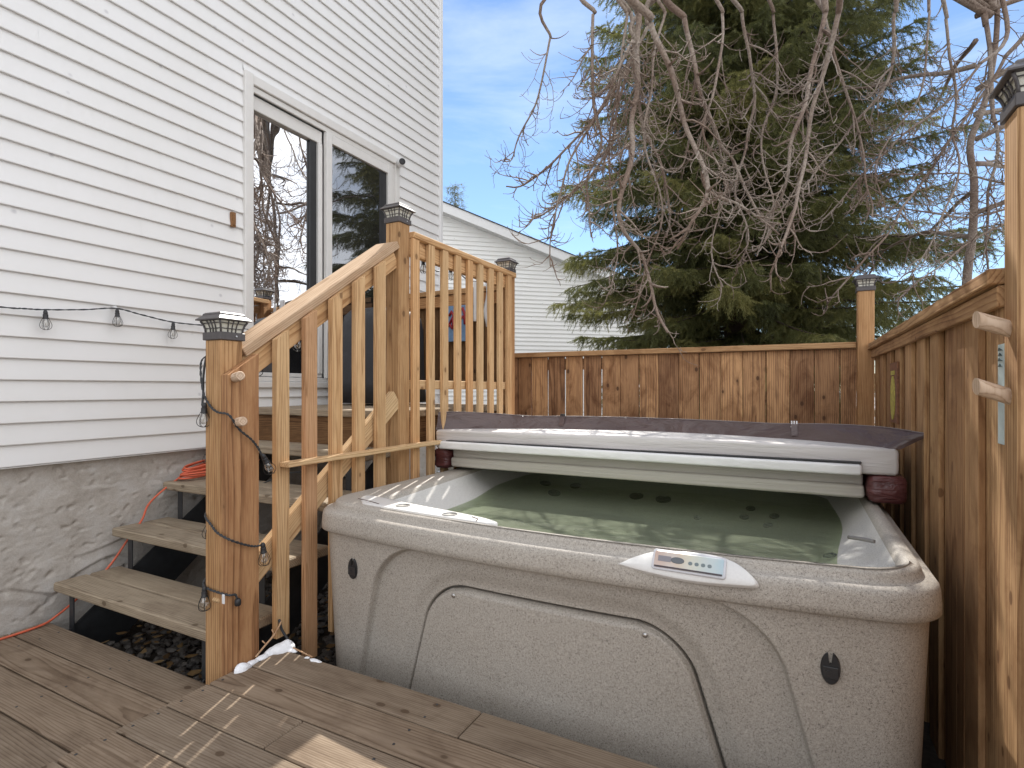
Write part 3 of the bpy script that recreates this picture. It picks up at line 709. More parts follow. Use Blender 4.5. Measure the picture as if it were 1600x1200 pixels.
b=MB(); b.box((.455,.2,.03),(.470,1.515,1.17),.002,.7,axis=2)
yy=.25
while yy<1.5: b.box((.440,yy,.03),(.4545,yy+.135,1.17),.002,axis=2); yy+=.139
b.box((.43,.2,1.172),(.50,1.515,1.21),.003,.2,axis=1); b.build('low_panel',W_fencr,rf_)
# fence ornaments
pl=thing('fence_thermometer','rusty plate with a yellow oval face fixed high on the side fence','thermometer',(.41,3.2,1.33))
b=MB(); b.box((.4125,3.09,1.185),(.4225,3.31,1.475),.002,.5); b.build('plate',plain('rust',(.20,.09,.045),.75,var=.4,vs=60),pl)
b=MB(); ov=[(.4085,3.20+.062*math.cos(a),1.305+.105*math.sin(a)) for a in [2*math.pi*k/28 for k in range(28)]]
b.loops([[(p[0]+.0038,p[1],p[2]) for p in ov],ov],True,True); b.box((.4085,3.15,1.415),(.4122,3.25,1.435),.001,.5)
b.build('face',plain('yellow_paint',(.45,.40,.09),.5,var=.35,vs=70),pl,recalc=True)
st_=thing('white_strip','pale blue-white plastic strip with dark print hanging behind the right-hand post','strip',(.41,1.64,1.33))
b=MB(); b.box((.4165,1.618,1.222),(.4215,1.662,1.452),.001,.5); b.build('strip_body',plain('pale_plastic',(.52,.62,.62),.4,var=.1),st_)
b=MB(); 
for k,z in enumerate((1.437,1.425,1.413,1.400)): b.prism([(1.625+.004*(k%2),z),(1.655,z),(1.650-.006*(k%2),z+.007)],.4145,.4163,0)
b.build('print',plain('dark_print',(.06,.10,.10),.5),st_)

# ------------------------------------------------------------------ hot tub
tub=thing('hot_tub','speckled grey square hot tub filled with green water','hot tub',(-.715,2.6,.1))
XC,HW=-.715,1.035
TX0,TX1,TY0,TY1=XC-HW,XC+HW,1.605,3.66
BOW=.082
NF,NS,NC=420,60,14
def outline(ins,r,z,x0=TX0,x1=TX1,y0=TY0,y1=TY1,bow=BOW,taper=0.0):
    x0+=ins;x1-=ins;y0+=ins;y1-=ins
    xm=(x0+x1)/2; hw=(x1-x0)/2; pts=[]
    def bowf(x): 
        u=(x-xm)/hw; return bow*(1-u*u)
    # front (left to right), right side, back, left side with corner arcs
    for k in range(NF): 
        x=x0+r+(x1-x0-2*r)*k/(NF-1); pts.append([x,y0])
    for k in range(1,NC): a=R(-90+90*k/NC); pts.append([x1-r+r*math.cos(a),y0+r+r*math.sin(a)])
    for k in range(NS): pts.append([x1,y0+r+(y1-y0-2*r)*k/(NS-1)])
    for k in range(1,NC): a=R(90*k/NC); pts.append([x1-r+r*math.cos(a),y1-r+r*math.sin(a)])
    for k in range(NS): pts.append([x1-r-(x1-x0-2*r)*k/(NS-1),y1])
    for k in range(1,NC): a=R(90+90*k/NC); pts.append([x0+r+r*math.cos(a),y1-r+r*math.sin(a)])
    for k in range(NS): pts.append([x0,y1-r-(y1-y0-2*r)*k/(NS-1)])
    for k in range(1,NC): a=R(180+90*k/NC); pts.append([x0+r+r*math.cos(a),y0+r+r*math.sin(a)])
    out=[]
    for x,y in pts:
        fr=max(0,1-(y-y0)/.9)
        y2=y-bowf(x)*fr
        x2=x
        if taper:
            u=(x-x0)/(x1-x0); v=(y-y0)/(y1-y0)
            x2=x+taper*(1-min(1,v*1.6))*max(0,1-u*2.2)
        out.append(Vector((x2,y2,z)))
    return out
def sdo(x,z):   # outer arch on the skirt
    hw=.775-.26*(z-.287)+ .0; r=.17
    qx=abs(x-XC)-hw+r; qz=z-.778+r
    return math.hypot(max(qx,0),max(qz,0))+min(max(qx,qz),0)-r
def sdi(x,z):   # access panel
    hw=.520-.30*(z-.343); r=.13
    qx=abs(x-XC)-hw+r; qz=z-.668+r
    return math.hypot(max(qx,0),max(qz,0))+min(max(qx,qz),0)-r
def relief(x,z):
    a=sdo(x,z); b=sdi(x,z)
    h=.030*sm(.006,-.008,a) if a<.006 else 0
    if a<-.01: h+=.014*(1-sm(.015,.075,b)) if b<.075 else 0
    if a>0: h+=.0
    if b<.008: h+=.035*(1-sm(.001,.008,b))
    return h
L=[]; MZ=240
for j in range(MZ+1):
    z=.05+(.783-.05)*j/MZ
    ins=.050-.030*(z/.783)
    o=outline(ins,.11,z)
    for i in range(NF): o[i].y+=relief(o[i].x,z)
    L.append(o)
sk=MB(); sk.loops(L,cap0=True); sk.build('skirt',SHELL,tub,smooth=True)
# access panel
b=MB(); rows=[]; nz,nx=60,90
for j in range(nz+1):
    z=.12+(.6655-.12)*j/nz
    lo,hi=0,.7
    for _ in range(30):
        m_=(lo+hi)/2
        if sdi(XC+m_,z)<-.0025: lo=m_
        else: hi=m_
    row=[]
    for i in range(nx+1):
        u=-1+2*i/nx; u=math.copysign(1-(1-abs(u))**1.5,u)
        x=XC+lo*u
        s_=-sdi(x,z)-.0025
        yb=TY0+.050-.030*(z/.783)-BOW*(1-((x-XC)/(HW-.03))**2)+.030
        edge=1-sm(0,.009,s_)
        row.append(Vector((x,yb+.016*edge-.004*(1-edge),z)))
    rows.append(row)
back=[Vector((p.x,p.y+.018,p.z)) for p in rows[-1]]
b.loops(rows+[back],closed=False)
b.loops([[Vector((r_[0].x,r_[0].y+.02,r_[0].z)) for r_ in rows],[r_[0] for r_ in rows]],closed=False)
b.loops([[r_[-1] for r_ in rows],[Vector((r_[-1].x,r_[-1].y+.02,r_[-1].z)) for r_ in rows]],closed=False)
ap=b.build('access_panel',SHELL,tub,smooth=True)
for x,z in ((-1.045,.640),(-.388,.640)):
    y=TY0+.050-.030*(z/.783)-BOW*(1-((x-XC)/(HW-.03))**2)+.026
    q=MB(); q.lathe([(.0075,0),(.0075,.002),(.005,.0035),(.001,.0038)],(x,y,z),12,Matrix.Rotation(R(90),3,'X')); q.build('screw',SILVER,ap,recalc=True,smooth=True)
# lip, rim, bowl
prof=[(.024,.783,.11),(.004,.786,.125),(-.004,.792,.13),(-.004,.812,.13),(-.002,.845,.13),(.001,.859,.13),(.008,.867,.13),(.024,.869,.13),(.029,.872,.13),(.032,.884,.13),(.035,.893,.13),(.042,.898,.13),(.054,.900,.13)]
IX0,IX1,IY0,IY1=-1.635,.248,1.655,3.48
L=[outline(i_,r_,z) for i_,z,r_ in prof]
def inner(ins,r,z,bw=BOW,tp=.13): return outline(ins,r,z,IX0,IX1,IY0,IY1,bw,tp)
L.append(inner(-.012,.11,.900)); L.append(inner(-.003,.11,.8985)); L.append(inner(.006,.11,.892)); L.append(inner(.014,.12,.880))
rim=MB(); rim.loops(L); rim.build('rim',SHELL,tub,smooth=True)
L=[inner(.014,.12,.880),inner(.028,.13,.862),inner(.055,.16,.835),inner(.10,.20,.800),inner(.15,.25,.75),inner(.19,.28,.68),inner(.22,.30,.60),inner(.245,.31,.565),inner(.29,.33,.55)]
for ins,z in ((.36,.545),(.46,.54),(.52,.53),(.545,.50),(.56,.40),(.575,.25),(.60,.215),(.66,.20),(.75,.20)): L.append(inner(ins,.36 if ins<.7 else .15,z))
cen=Vector((-.70,2.5,0))
for l in L[3:]:
    for p in l:
        a=math.atan2(p.y-cen.y,p.x-cen.x)
        d_=(p-cen); d_.z=0
        k_=.028*math.sin(3*a+.6)+.016*math.sin(5*a+1.0)
        amt=min(1,(.88-p.z)/.12)
        p.x+=d_.x*k_*amt; p.y+=d_.y*k_*amt
        if p.z<.62 and p.z>.50: p.z+=.035*math.sin(3*a+2.0)+.02*math.sin(7*a)
bowl=MB(); bowl.loops(L,cap1=True); bowl.build('bowl',LINER,tub,smooth=True)
# filter ledge and its lid
b=MB()
yfr=lambda x: 1.665-.082*(1-((x+.715)/.98)**2)
led=[(x,yfr(x)) for x in (-1.50,-1.38,-1.25,-1.12,-1.0,-.93)]+[(-.885,1.600),(-.905,1.622),(-.98,1.648),(-1.12,1.678),(-1.27,1.705),(-1.42,1.735),(-1.54,1.765),(-1.60,1.76),(-1.58,1.71)]
P_=[Vector((*p,0)) for p in led]; c_=sum(P_,Vector())/len(P_)
Pc=spline(P_+[P_[0]],4)[:-1]
LL=[]
for f_,z in ((1.0,.86),(1.0,.9005),(.99,.9035),(.965,.9045),(.5,.9048)): LL.append([Vector((c_.x+(p.x-c_.x)*f_,c_.y+(p.y-c_.y)*(f_ if f_>.9 else f_),z)) for p in Pc])
b.loops(LL,cap1=True); lg=b.build('filter_lid',LINER_S,tub,smooth=True,recalc=True)
for x,y in ((-1.33,1.668),(-1.09,1.628)):
    q=MB(); q.lathe([(.028,.0035),(.026,.0042),(.024,.0015),(.002,.0015)],(x,y,.9035),20); q.build('lid_recess',plain('recess_acrylic',(.42,.41,.39),.5),lg,smooth=True,recalc=True)
q=MB(); q.tube([(-1.575,1.690,.9055),(-1.50,1.672,.9056),(-1.43,1.648,.9056)],.0016,5); q.tube([(-.955,1.585,.906),(-.965,1.612,.906),(-1.0,1.63,.906)],.0016,5); q.build('lid_seam',plain('seam',(.12,.09,.08),.6),lg)
# armrest pillow seat on the right inside
# control bay and panel
b=MB(); L=[]
bay=[(-.452,.851),(-.405,.874),(-.35,.892),(-.27,.9005),(-.19,.900),(-.13,.885),(-.091,.852),(-.15,.843),(-.26,.838),(-.37,.843)]
def fy(z): return 1.565-(.9-z)/1.3
NB_=Vector((0,-.792,.610))
P_=[Vector((p[0],0,p[1])) for p in bay]; c_=sum(P_,Vector())/len(P_); Pc=spline(P_+[P_[0]],5)[:-1]
for f_,e in ((1.03,-.012),(1.0,.001),(.97,.0035),(.5,.004)):
    row=[]
    for p in Pc:
        q=c_+(p-c_)*f_; row.append(Vector((q.x,fy(q.z),q.z))+NB_*e)
    L.append(row)
b.loops(L,cap1=True); b.build('control_bay',LINER_S,tub,smooth=True,recalc=True)  # bay paler than the shell; sun on it is put into the colour
cp_o=Vector((-.260,1.5445,.8725))+NB_*.004
M4=Matrix.Rotation(R(-1),4,'Z')@Matrix.Rotation(R(52.4),4,'X'); M4.translation=cp_o
def plate(hx,hy,r,z0,z1):
    m_=MB(); lo=[M4@Vector((*p[:2],z0)) for p in rr(-hx,hx,-hy,hy,r,0)]; hi=[M4@Vector((*p[:2],z1)) for p in rr(-hx,hx,-hy,hy,r,0)]; hi2=[M4@Vector((*p[:2],z1+.0012)) for p in rr(-hx+.002,hx-.002,-hy+.002,hy-.002,r*.8,0)]
    m_.loops([lo,hi,hi2],True,True); return m_
cpn=plate(.096,.0285,.008,-.004,.007).build('control_panel',plain('clear_acrylic_bezel',(.55,.55,.58),.15),tub,recalc=True)
sm2=NM('iridescent_label'); g_=sm2.attr('gv'); sx=sm2.n('ShaderNodeSeparateXYZ'); sm2.l(sm2.pos(),sx.inputs[0])
fx=sm2.math('MULTIPLY',sm2.math('ADD',sx.outputs['X'],.335),5.5)
sm2.l(sm2.mix(sm2.noise(sm2.pos(),25,2,.5),sm2.ramp(fx,[(0,(.52,.30,.20)),(.25,(.60,.42,.26)),(.45,(.62,.58,.38)),(.7,(.40,.55,.55)),(1,(.34,.50,.62))]),(.55,.56,.56)),sm2.p.inputs['Base Color']); sm2.p.inputs['Roughness'].default_value=.25
plate(.090,.0235,.006,.0065,.0088).build('label_sheet',sm2.m,cpn,recalc=True)
b=MB()
def lbox(x0,x1,y0,y1,z0,z1,t=.5): b.box((x0,y0,z0),(x1,y1,z1),.0005,t,M=M4)
lbox(-.088,.088,-.0232,-.0185,.0101,.0108)
b.build('dark_strip',plain('panel_dark',(.05,.035,.04),.3),cpn)
b=MB(); lbox(-.080,-.045,-.006,.010,.0101,.0106); b.build('display_band',plain('panel_grey',(.22,.21,.23),.3),cpn)
b=MB(); q=[M4@Vector((-.028+.018*math.cos(a),.001+.0085*math.sin(a),.0101)) for a in [2*math.pi*k/24 for k in range(24)]]; q2=[p+Vector((0,0,.0012)) for p in q]
b.loops([q,q2],True,True); b.build('display',plain('display_grey',(.10,.11,.12),.2),cpn,recalc=True)
b=MB()
for k in range(4):
    q=[M4@Vector((.006+.0165*k+.0055*math.cos(a),-.002+.0045*math.sin(a),.0101)) for a in [2*math.pi*j/16 for j in range(16)]]
    b.loops([q,[p+Vector((0,0,.0012)) for p in q]],True,True)
b.build('button',plain('button_grey',(.16,.20,.21),.4),cpn,recalc=True)
# cover clips
for x,z,y_ in ((-1.512,.660,None),(.075,.648,None)):
    y=TY0+.050-.030*(z/.783)-BOW*(1-((x-XC)/(HW-.03))**2)-.004
    b=MB(); ring=[]
    for k in range(48):
        a=2*math.pi*k/48; px_=.022*math.cos(a); pz=.040*math.sin(a)
        if abs(px_)<.0035 and pz>0: pz=.012
        ring.append((px_,pz))
    L=[[Vector((x+px_*f_,y+dy_,z+pz*(f_ if pz>.0121 or pz<.0119 else 1))) for px_,pz in ring] for f_,dy_ in ((1,.012),(1,-.003),(.93,-.006))]
    b.loops(L,True,True); cl=b.build('clip',BLACKP,tub,recalc=True)
    b=MB(); b.box((x-.017,y-.010,z-.022),(x+.017,y-.0062,z+.006),.002,.5); b.lathe([(.005,0),(.005,.002)],(x-.004,y-.0102,z-.006),10,Matrix.Rotation(R(90),3,'X')); b.build('latch',plain('latch_black',(.03,.03,.032),.3),cl,recalc=False)
# side air vent on the right seat shoulder
b=MB(); b.tube(spline([(.145,2.02,.8835),(.175,1.985,.890),(.205,1.955,.8935)],4),.006,8); b.build('seam_slot',plain('slot_grey',(.20,.19,.18),.6),tub,smooth=True)
# water
Lw=inner(.118,.24,.792); 
for p in Lw:
    a=math.atan2(p.y-cen.y,p.x-cen.x); k_=.028*math.sin(3*a+.6)+.016*math.sin(5*a+1.0); p.x+=(p.x-cen.x)*(k_+.02); p.y+=(p.y-cen.y)*(k_+.02)
b=MB(); b.loops([[p*1.0 for p in Lw]],cap1=True)
wt=b.build('water',WATER); struct(wt)

# jets under water
JETP=plain('jet_plastic',(.035,.05,.045),.4)
JETS=[]
def jet(loc,n,r=.030):
    t=MB(); M_=Vector(n).to_track_quat('Z','Y').to_matrix()
    t.lathe([(r,0),(r,.005),(r*.8,.008),(r*.55,.004),(r*.5,.009),(r*.15,.010)],loc,16,M_); return t.build('jet',JETP,tub,smooth=True,recalc=True)
for p_,n_,r_ in [((-1.434,3.246,.728),(.48,-.52,.71),.040),((-1.254,3.314,.716),(.06,-.82,.57),.040),((-1.366,3.234,.674),(.48,-.67,.57),.046),
    ((-.854,3.283,.692),(0,-.87,.49),.046),((-.695,3.283,.688),(.02,-.87,.49),.050),((-1.428,2.857,.563),(.5,.09,.8),.036),((-1.081,2.908,.544),(-.1,-.2,.95),.030),
    ((-.224,3.277,.681),(-.05,-.85,.53),.028),((-.106,3.238,.660),(-.3,-.85,.39),.028),((-.255,3.263,.635),(.02,-.96,.29),.028),((-.136,3.231,.610),(-.29,-.89,.36),.028),
    ((.100,2.160,.770),(-.66,.04,.75),.024),((.071,2.441,.655),(-.82,.01,.58),.030),((-.5,3.255,.606),(-.02,-.94,.33),.022)]:
    jet(Vector(p_)+Vector((0,-.01,.012)),(n_[0]*.4,n_[1]*.35,1.0),r_*.9)


# ------------------------------------------------------------------ folded tub cover
cv=thing('tub_cover','grey vinyl tub cover folded over the rear of the hot tub, brown flap upright','cover',(-.72,3.0,.92))
def slab(x0,x1,y0,y1,z0,z1,r,nx=60,wr=.003,seed=0,taper=0,dome=.0):
    """soft upholstered block, rounded edges, long axis X"""
    b=MB(); L=[]
    sec=[]
    for cy,cz,a0 in ((y0+r,z0+r,180),(y1-r,z0+r,270),(y1-r,z1-r,0),(y0+r,z1-r,90)):
        for k in range(6): a=R(a0+18*k); sec.append((cy+r*math.cos(a),cz+r*math.sin(a)))
    # refine top and front with extra points
    full=[]
    for i in range(len(sec)):
        p,q=sec[i],sec[(i+1)%len(sec)]; d=math.hypot(q[0]-p[0],q[1]-p[1]); n=max(1,int(d/.02))
        for k in range(n): full.append((p[0]+(q[0]-p[0])*k/n,p[1]+(q[1]-p[1])*k/n))
    for i in range(nx+1):
        u=i/nx; x=x0+(x1-x0)*u
        row=[]
        if i<3: x=x0+r*(0,.25,1)[i]
        if i>nx-3: x=x1-r*(0,.25,1)[nx-i]
        ins=r*(1,.35,0)[min(i,nx-i,2)]
        ym,zm=(y0+y1)/2,(z0+z1)/2; hy,hz=(y1-y0)/2,(z1-z0)/2
        for y,z in full:
            n=mn.noise(Vector((x*2.2,y*5,z*26+seed)))*wr+mn.noise(Vector((x*7,y*9,z*50+seed)))*wr*.4
            zz=z+(dome*math.sin(math.pi*u) if z>(z0+z1)/2 else 0)+taper*(u-.5)
            yy=y-n*1.6
            yy=ym+(yy-ym)*(1-ins/hy); zz=zm+(zz-zm)*(1-ins/hz)
            row.append(Vector((x+mn.noise(Vector((z*30,y*9,seed)))*.004*(i<2 or i>nx-2),yy,zz+n*.5)))
        L.append(row)
    b.loops(L,True,True); return b
slab(-1.700,.236,2.545,3.62,.918,.972,.012,wr=.001,seed=1).build('lower_half',V_UNDER,cv,smooth=True,recalc=True)
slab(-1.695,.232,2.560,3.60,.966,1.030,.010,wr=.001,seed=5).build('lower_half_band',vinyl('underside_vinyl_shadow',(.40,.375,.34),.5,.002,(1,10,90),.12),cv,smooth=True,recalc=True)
u_=slab(-1.792,.345,2.528,3.62,1.016,1.118,.014,wr=.0045,seed=2,dome=.012); u_.build('upper_half',V_GREY,cv,smooth=True,recalc=True)
rl_=slab(-1.738,.222,2.478,2.528,1.019,1.060,.010,wr=.0015,seed=3,taper=-.006); rl_.build('foam_roll',V_WHITE,cv,smooth=True,recalc=True)
b=MB(); b.box((-1.70,2.50,1.0605),(.222,2.531,1.0665),.001,.5); b.build('hinge_gap_shade',BLACKP,cv)  # black strip standing in for the shaded gap above the roll
for x0,x1,sd_ in ((-1.800,-1.703,11),(.242,.372,12)):
    slab(x0,x1,2.520,3.60,.908,1.014,.022,nx=8,wr=.008,seed=sd_).build('end_bolster',V_DARK,cv,smooth=True,recalc=True)
# skirt flap standing up along the upper half
b=MB(); L=[]; nx=120
for j in range(9):
    v=j/8; row=[]
    for i in range(nx+1):
        u=i/nx; x=-1.80+(2.15)*u
        yb=2.545+.30*math.sin(math.pi*min(1,u*1.02))**.55
        zb=1.117+.012*math.sin(math.pi*u)
        h=.098-.030*sm(.0,.25,u)+.0*u-.004*sm(.3,.8,u)+.025*sm(.78,1.0,u)-.012*sm(.94,1,u)
        fold=.010*mn.noise(Vector((x*5.5,0,v*1.5)))+.006*mn.noise(Vector((x*14+v*2,2,0)))
        fl=sm(.86,1,u)
        xx=x+.105*fl*v-.002*v
        yy=yb+.035*v+fold*v*1.6-.03*fl*v
        zz=zb+h*v-.014*v*fl
        row.append(Vector((xx,yy,zz)))
    L.append(row)
L2=[[p+Vector((0,.0035,0)) for p in r] for r in L]
b.loops(L+L2[::-1],closed=False)
b.loops([[r[0] for r in L],[r[0] for r in L2]],closed=False); b.loops([[r[-1] for r in L],[r[-1] for r in L2]],closed=False)
fl_=b.build('skirt_flap',V_BROWN,cv,smooth=True)
b=MB(); b.tube([p+Vector((0,.002,.0012)) for p in L[-1]],.0022,5); b.build('seam_piping',plain('seam_thread',(.20,.17,.16),.5),fl_,smooth=True)
for x,mat_ in ((-1.14,BLACKP),(-.005,WHITEP)):
    i=int((x+1.80)/2.15*nx); q=MB()
    top=L[-1][i]; bot=L[2][i]
    q.beam(bot+Vector((0,-.006,0)),top+Vector((0,-.004,.004)),.030 if x<-1 else .026,.003,up=(0,1,0)); q.build('strap',V_BROWN,fl_)
    q=MB()
    for dx in (-.010,0,.010): q.box((top.x+dx-.003,top.y-.008,top.z-.010),(top.x+dx+.003,top.y+.004,top.z+.014),.001,.5)
    q.box((top.x-.014,top.y-.008,top.z-.016),(top.x+.014,top.y+.004,top.z-.008),.001,.5); q.build('buckle',mat_,fl_)

# ------------------------------------------------------------------ snow and twigs on the patio edge
b=MB()
def blob(c,rx,ry,rz,seed,rot=0):
    L=[]; n=18
    for j in range(7):
        a=math.pi/2*j/6.5; row=[]
        for k in range(n):
            t=2*math.pi*k/n; rr_=1+.35*mn.noise(Vector((math.cos(t)*1.6,math.sin(t)*1.6,seed+j*.15)))
            x=rx*math.cos(a)*math.cos(t)*rr_; y=ry*math.cos(a)*math.sin(t)*rr_
            row.append(Vector((c[0]+x*math.cos(rot)-y*math.sin(rot),c[1]+x*math.sin(rot)+y*math.cos(rot),c[2]+rz*math.sin(a)*(1+.3*mn.noise(Vector((x*30,y*30,seed)))))))
        L.append(row)
    b.loops(L,cap1=True)
for i,(x,y,rx,ry,rz,ro) in enumerate([(-1.725,1.455,.050,.026,.034,1.1),(-1.748,1.415,.035,.018,.020,1.5),(-1.745,1.375,.034,.014,.014,1.5),(-1.742,1.330,.032,.014,.013,1.6),(0,0,0,0,0,0),(-1.735,1.285,.030,.020,.024,1.3),(-1.700,1.462,.03,.012,.012,.3)]):
    if i==4: continue
    blob((x,y,.358),rx,ry,rz,i*3.1,ro)
b2=b; tag(b2.build('snow_patch',SNOW,smooth=True),'ridge of leftover snow along the plank edge between the near post and the hot tub','snow','snow scraps on the plank edge')
b=MB(); blob((-1.555,1.448,.358),.026,.010,.008,9,.1); blob((-1.60,1.452,.358),.012,.007,.005,13,.4); tag(b.build('snow_patch',SNOW,smooth=True),'tiny white snow scrap against the hot tub corner','snow','snow scraps on the plank edge')
b=MB(); b.tube(spline([(-1.750,1.35,.372),(-1.755,1.39,.392),(-1.76,1.43,.410),(-1.762,1.455,.430),(-1.765,1.475,.452)],4),[.0035]*17,6,cap=True); b.tube([(-1.756,1.40,.397),(-1.765,1.39,.412)],.0025,5); b.tube([(-1.761,1.44,.418),(-1.768,1.435,.436)],.0025,5)
tag(b.build('twig',W_cap,smooth=True),'pale dry stick leaning beside the near post over the snow','stick')
b=MB(); b.tube(spline([(-1.73,1.475,.362),(-1.70,1.470,.368),(-1.64,1.466,.365),(-1.58,1.458,.364)],4),.003,6); tag(b.build('twig',W_cap,smooth=True),'thin dry stick lying on the planks at the foot of the second baluster','stick')
b=MB(); b.tube(spline([(-1.77,1.47,.46),(-1.765,1.478,.42),(-1.75,1.49,.385),(-1.725,1.485,.366)],4),.005,8); tag(b.build('hose',CABLE,smooth=True),'short black hose end curving down between the first two balusters','hose')
# leaves
b=MB(); r2=random.Random(11)
for i in range(260):
    x=r2.uniform(-3.0,-1.65); y=r2.uniform(1.35,2.6); z=.150+r2.uniform(0,.02); a=r2.uniform(0,6.3); s_=r2.uniform(.008,.028); t_=r2.uniform(-.5,.5)
    M_=Matrix.Rotation(a,3,'Z')@Matrix.Rotation(t_,3,'X'); P_=[M_@Vector(p)*s_+Vector((x,y,z)) for p in ((-1,0,.1),(-.3,-.5,0),(.7,-.35,.05),(1.2,0,.2),(.7,.35,0),(-.3,.5,.1))]
    b.raw(P_,[(0,1,2,3,4,5)],r2.random())
lm=NM('dry_leaf'); t=lm.attr('tone',True); lm.l(lm.ramp(t,[(0,(.09,.05,.02)),(.5,(.22,.13,.05)),(1,(.33,.22,.10))]),lm.p.inputs['Base Color']); lm.p.inputs['Roughness'].default_value=.8
struct(b.build('fallen_leaves',lm.m),'stuff')

# ------------------------------------------------------------------ neighbour's house
nb=thing('neighbour_house','white-sided neighbouring house with a low sloping gable roof behind the fence','house',(-5.3,11.9,0))
P0=Vector((-5.303,11.893,0)); DV=Vector((.7501,.6613,0)); NV=Vector((DV.y,-DV.x,0))  # towards the camera
def nw(t,z,o=0): p=P0+DV*t+NV*o; return Vector((p.x,p.y,z))
def roofz(t): return 5.24+(t+2.36)*((4.21-5.21)/(3.05))+.0
b=MB(); z=.4; cs=.098
while z<7.6:
    tmax=min(2.95,(-(z-5.22)/.328)-2.36+.2)
    if tmax>-7.8:
        L=[]
        for o,zz in ((0,z),(.024,z),(.024,z+.012),(.002,z+cs)):
            L.append([nw(-8+(tmax+8)*i/12,zz,o) for i in range(13)])
        b.loops(L,closed=False)
    z+=cs
b.build('siding',SIDING2,nb)
b=MB()
# body and roof (eave beyond the right end, ridge to the left)
zr=lambda t: 5.22-.328*(t+2.36)
ridge=-7.0
vs=[nw(-11,-.05,-.02),nw(2.95,-.05,-.02),nw(2.95,zr(2.95),-.02),nw(ridge,zr(ridge),-.02),nw(-11,zr(ridge)-.328*4,-.02)]
vs2=[p-NV*9 for p in vs]; k=5
b.raw(vs+vs2,[tuple(range(5))[::-1],tuple(range(5,10))]+[(i,(i+1)%5,(i+1)%5+5,i+5) for i in range(5)],.5)
b.build('wall',SIDING2,nb)
b=MB()
def rslab(t0,t1,o0,o1,dz0,dz1,fn=zr):
    a=[nw(t0,fn(t0)+dz0,o0),nw(t1,fn(t1)+dz0,o0),nw(t1,fn(t1)+dz1,o0),nw(t0,fn(t0)+dz1,o0)]
    c=[nw(t0,fn(t0)+dz0,o1),nw(t1,fn(t1)+dz0,o1),nw(t1,fn(t1)+dz1,o1),nw(t0,fn(t0)+dz1,o1)]
    b.raw(a+c,[(0,1,2,3),(7,6,5,4),(0,4,5,1),(1,5,6,2),(2,6,7,3),(3,7,4,0)],.5)
rslab(ridge,3.4,.27,-9.3,.235,.255); rslab(-11.4,ridge,.27,-9.3,.235,.255,lambda t: zr(ridge)-.328*(ridge-t))
b.build('roof',ROOFG,nb,recalc=True)
b=MB(); rslab(ridge,3.4,.25,.22,.03,.234); rslab(-11.4,ridge,.25,.22,.03,.234,lambda t: zr(ridge)-.328*(ridge-t)); b.build('fascia',TRIM,nb,recalc=True)
b=MB(); rslab(ridge,3.4,.219,-.02,.03,.045); b.build('soffit',plain('soffit_grey',(.55,.55,.54),.6),nb,recalc=True)

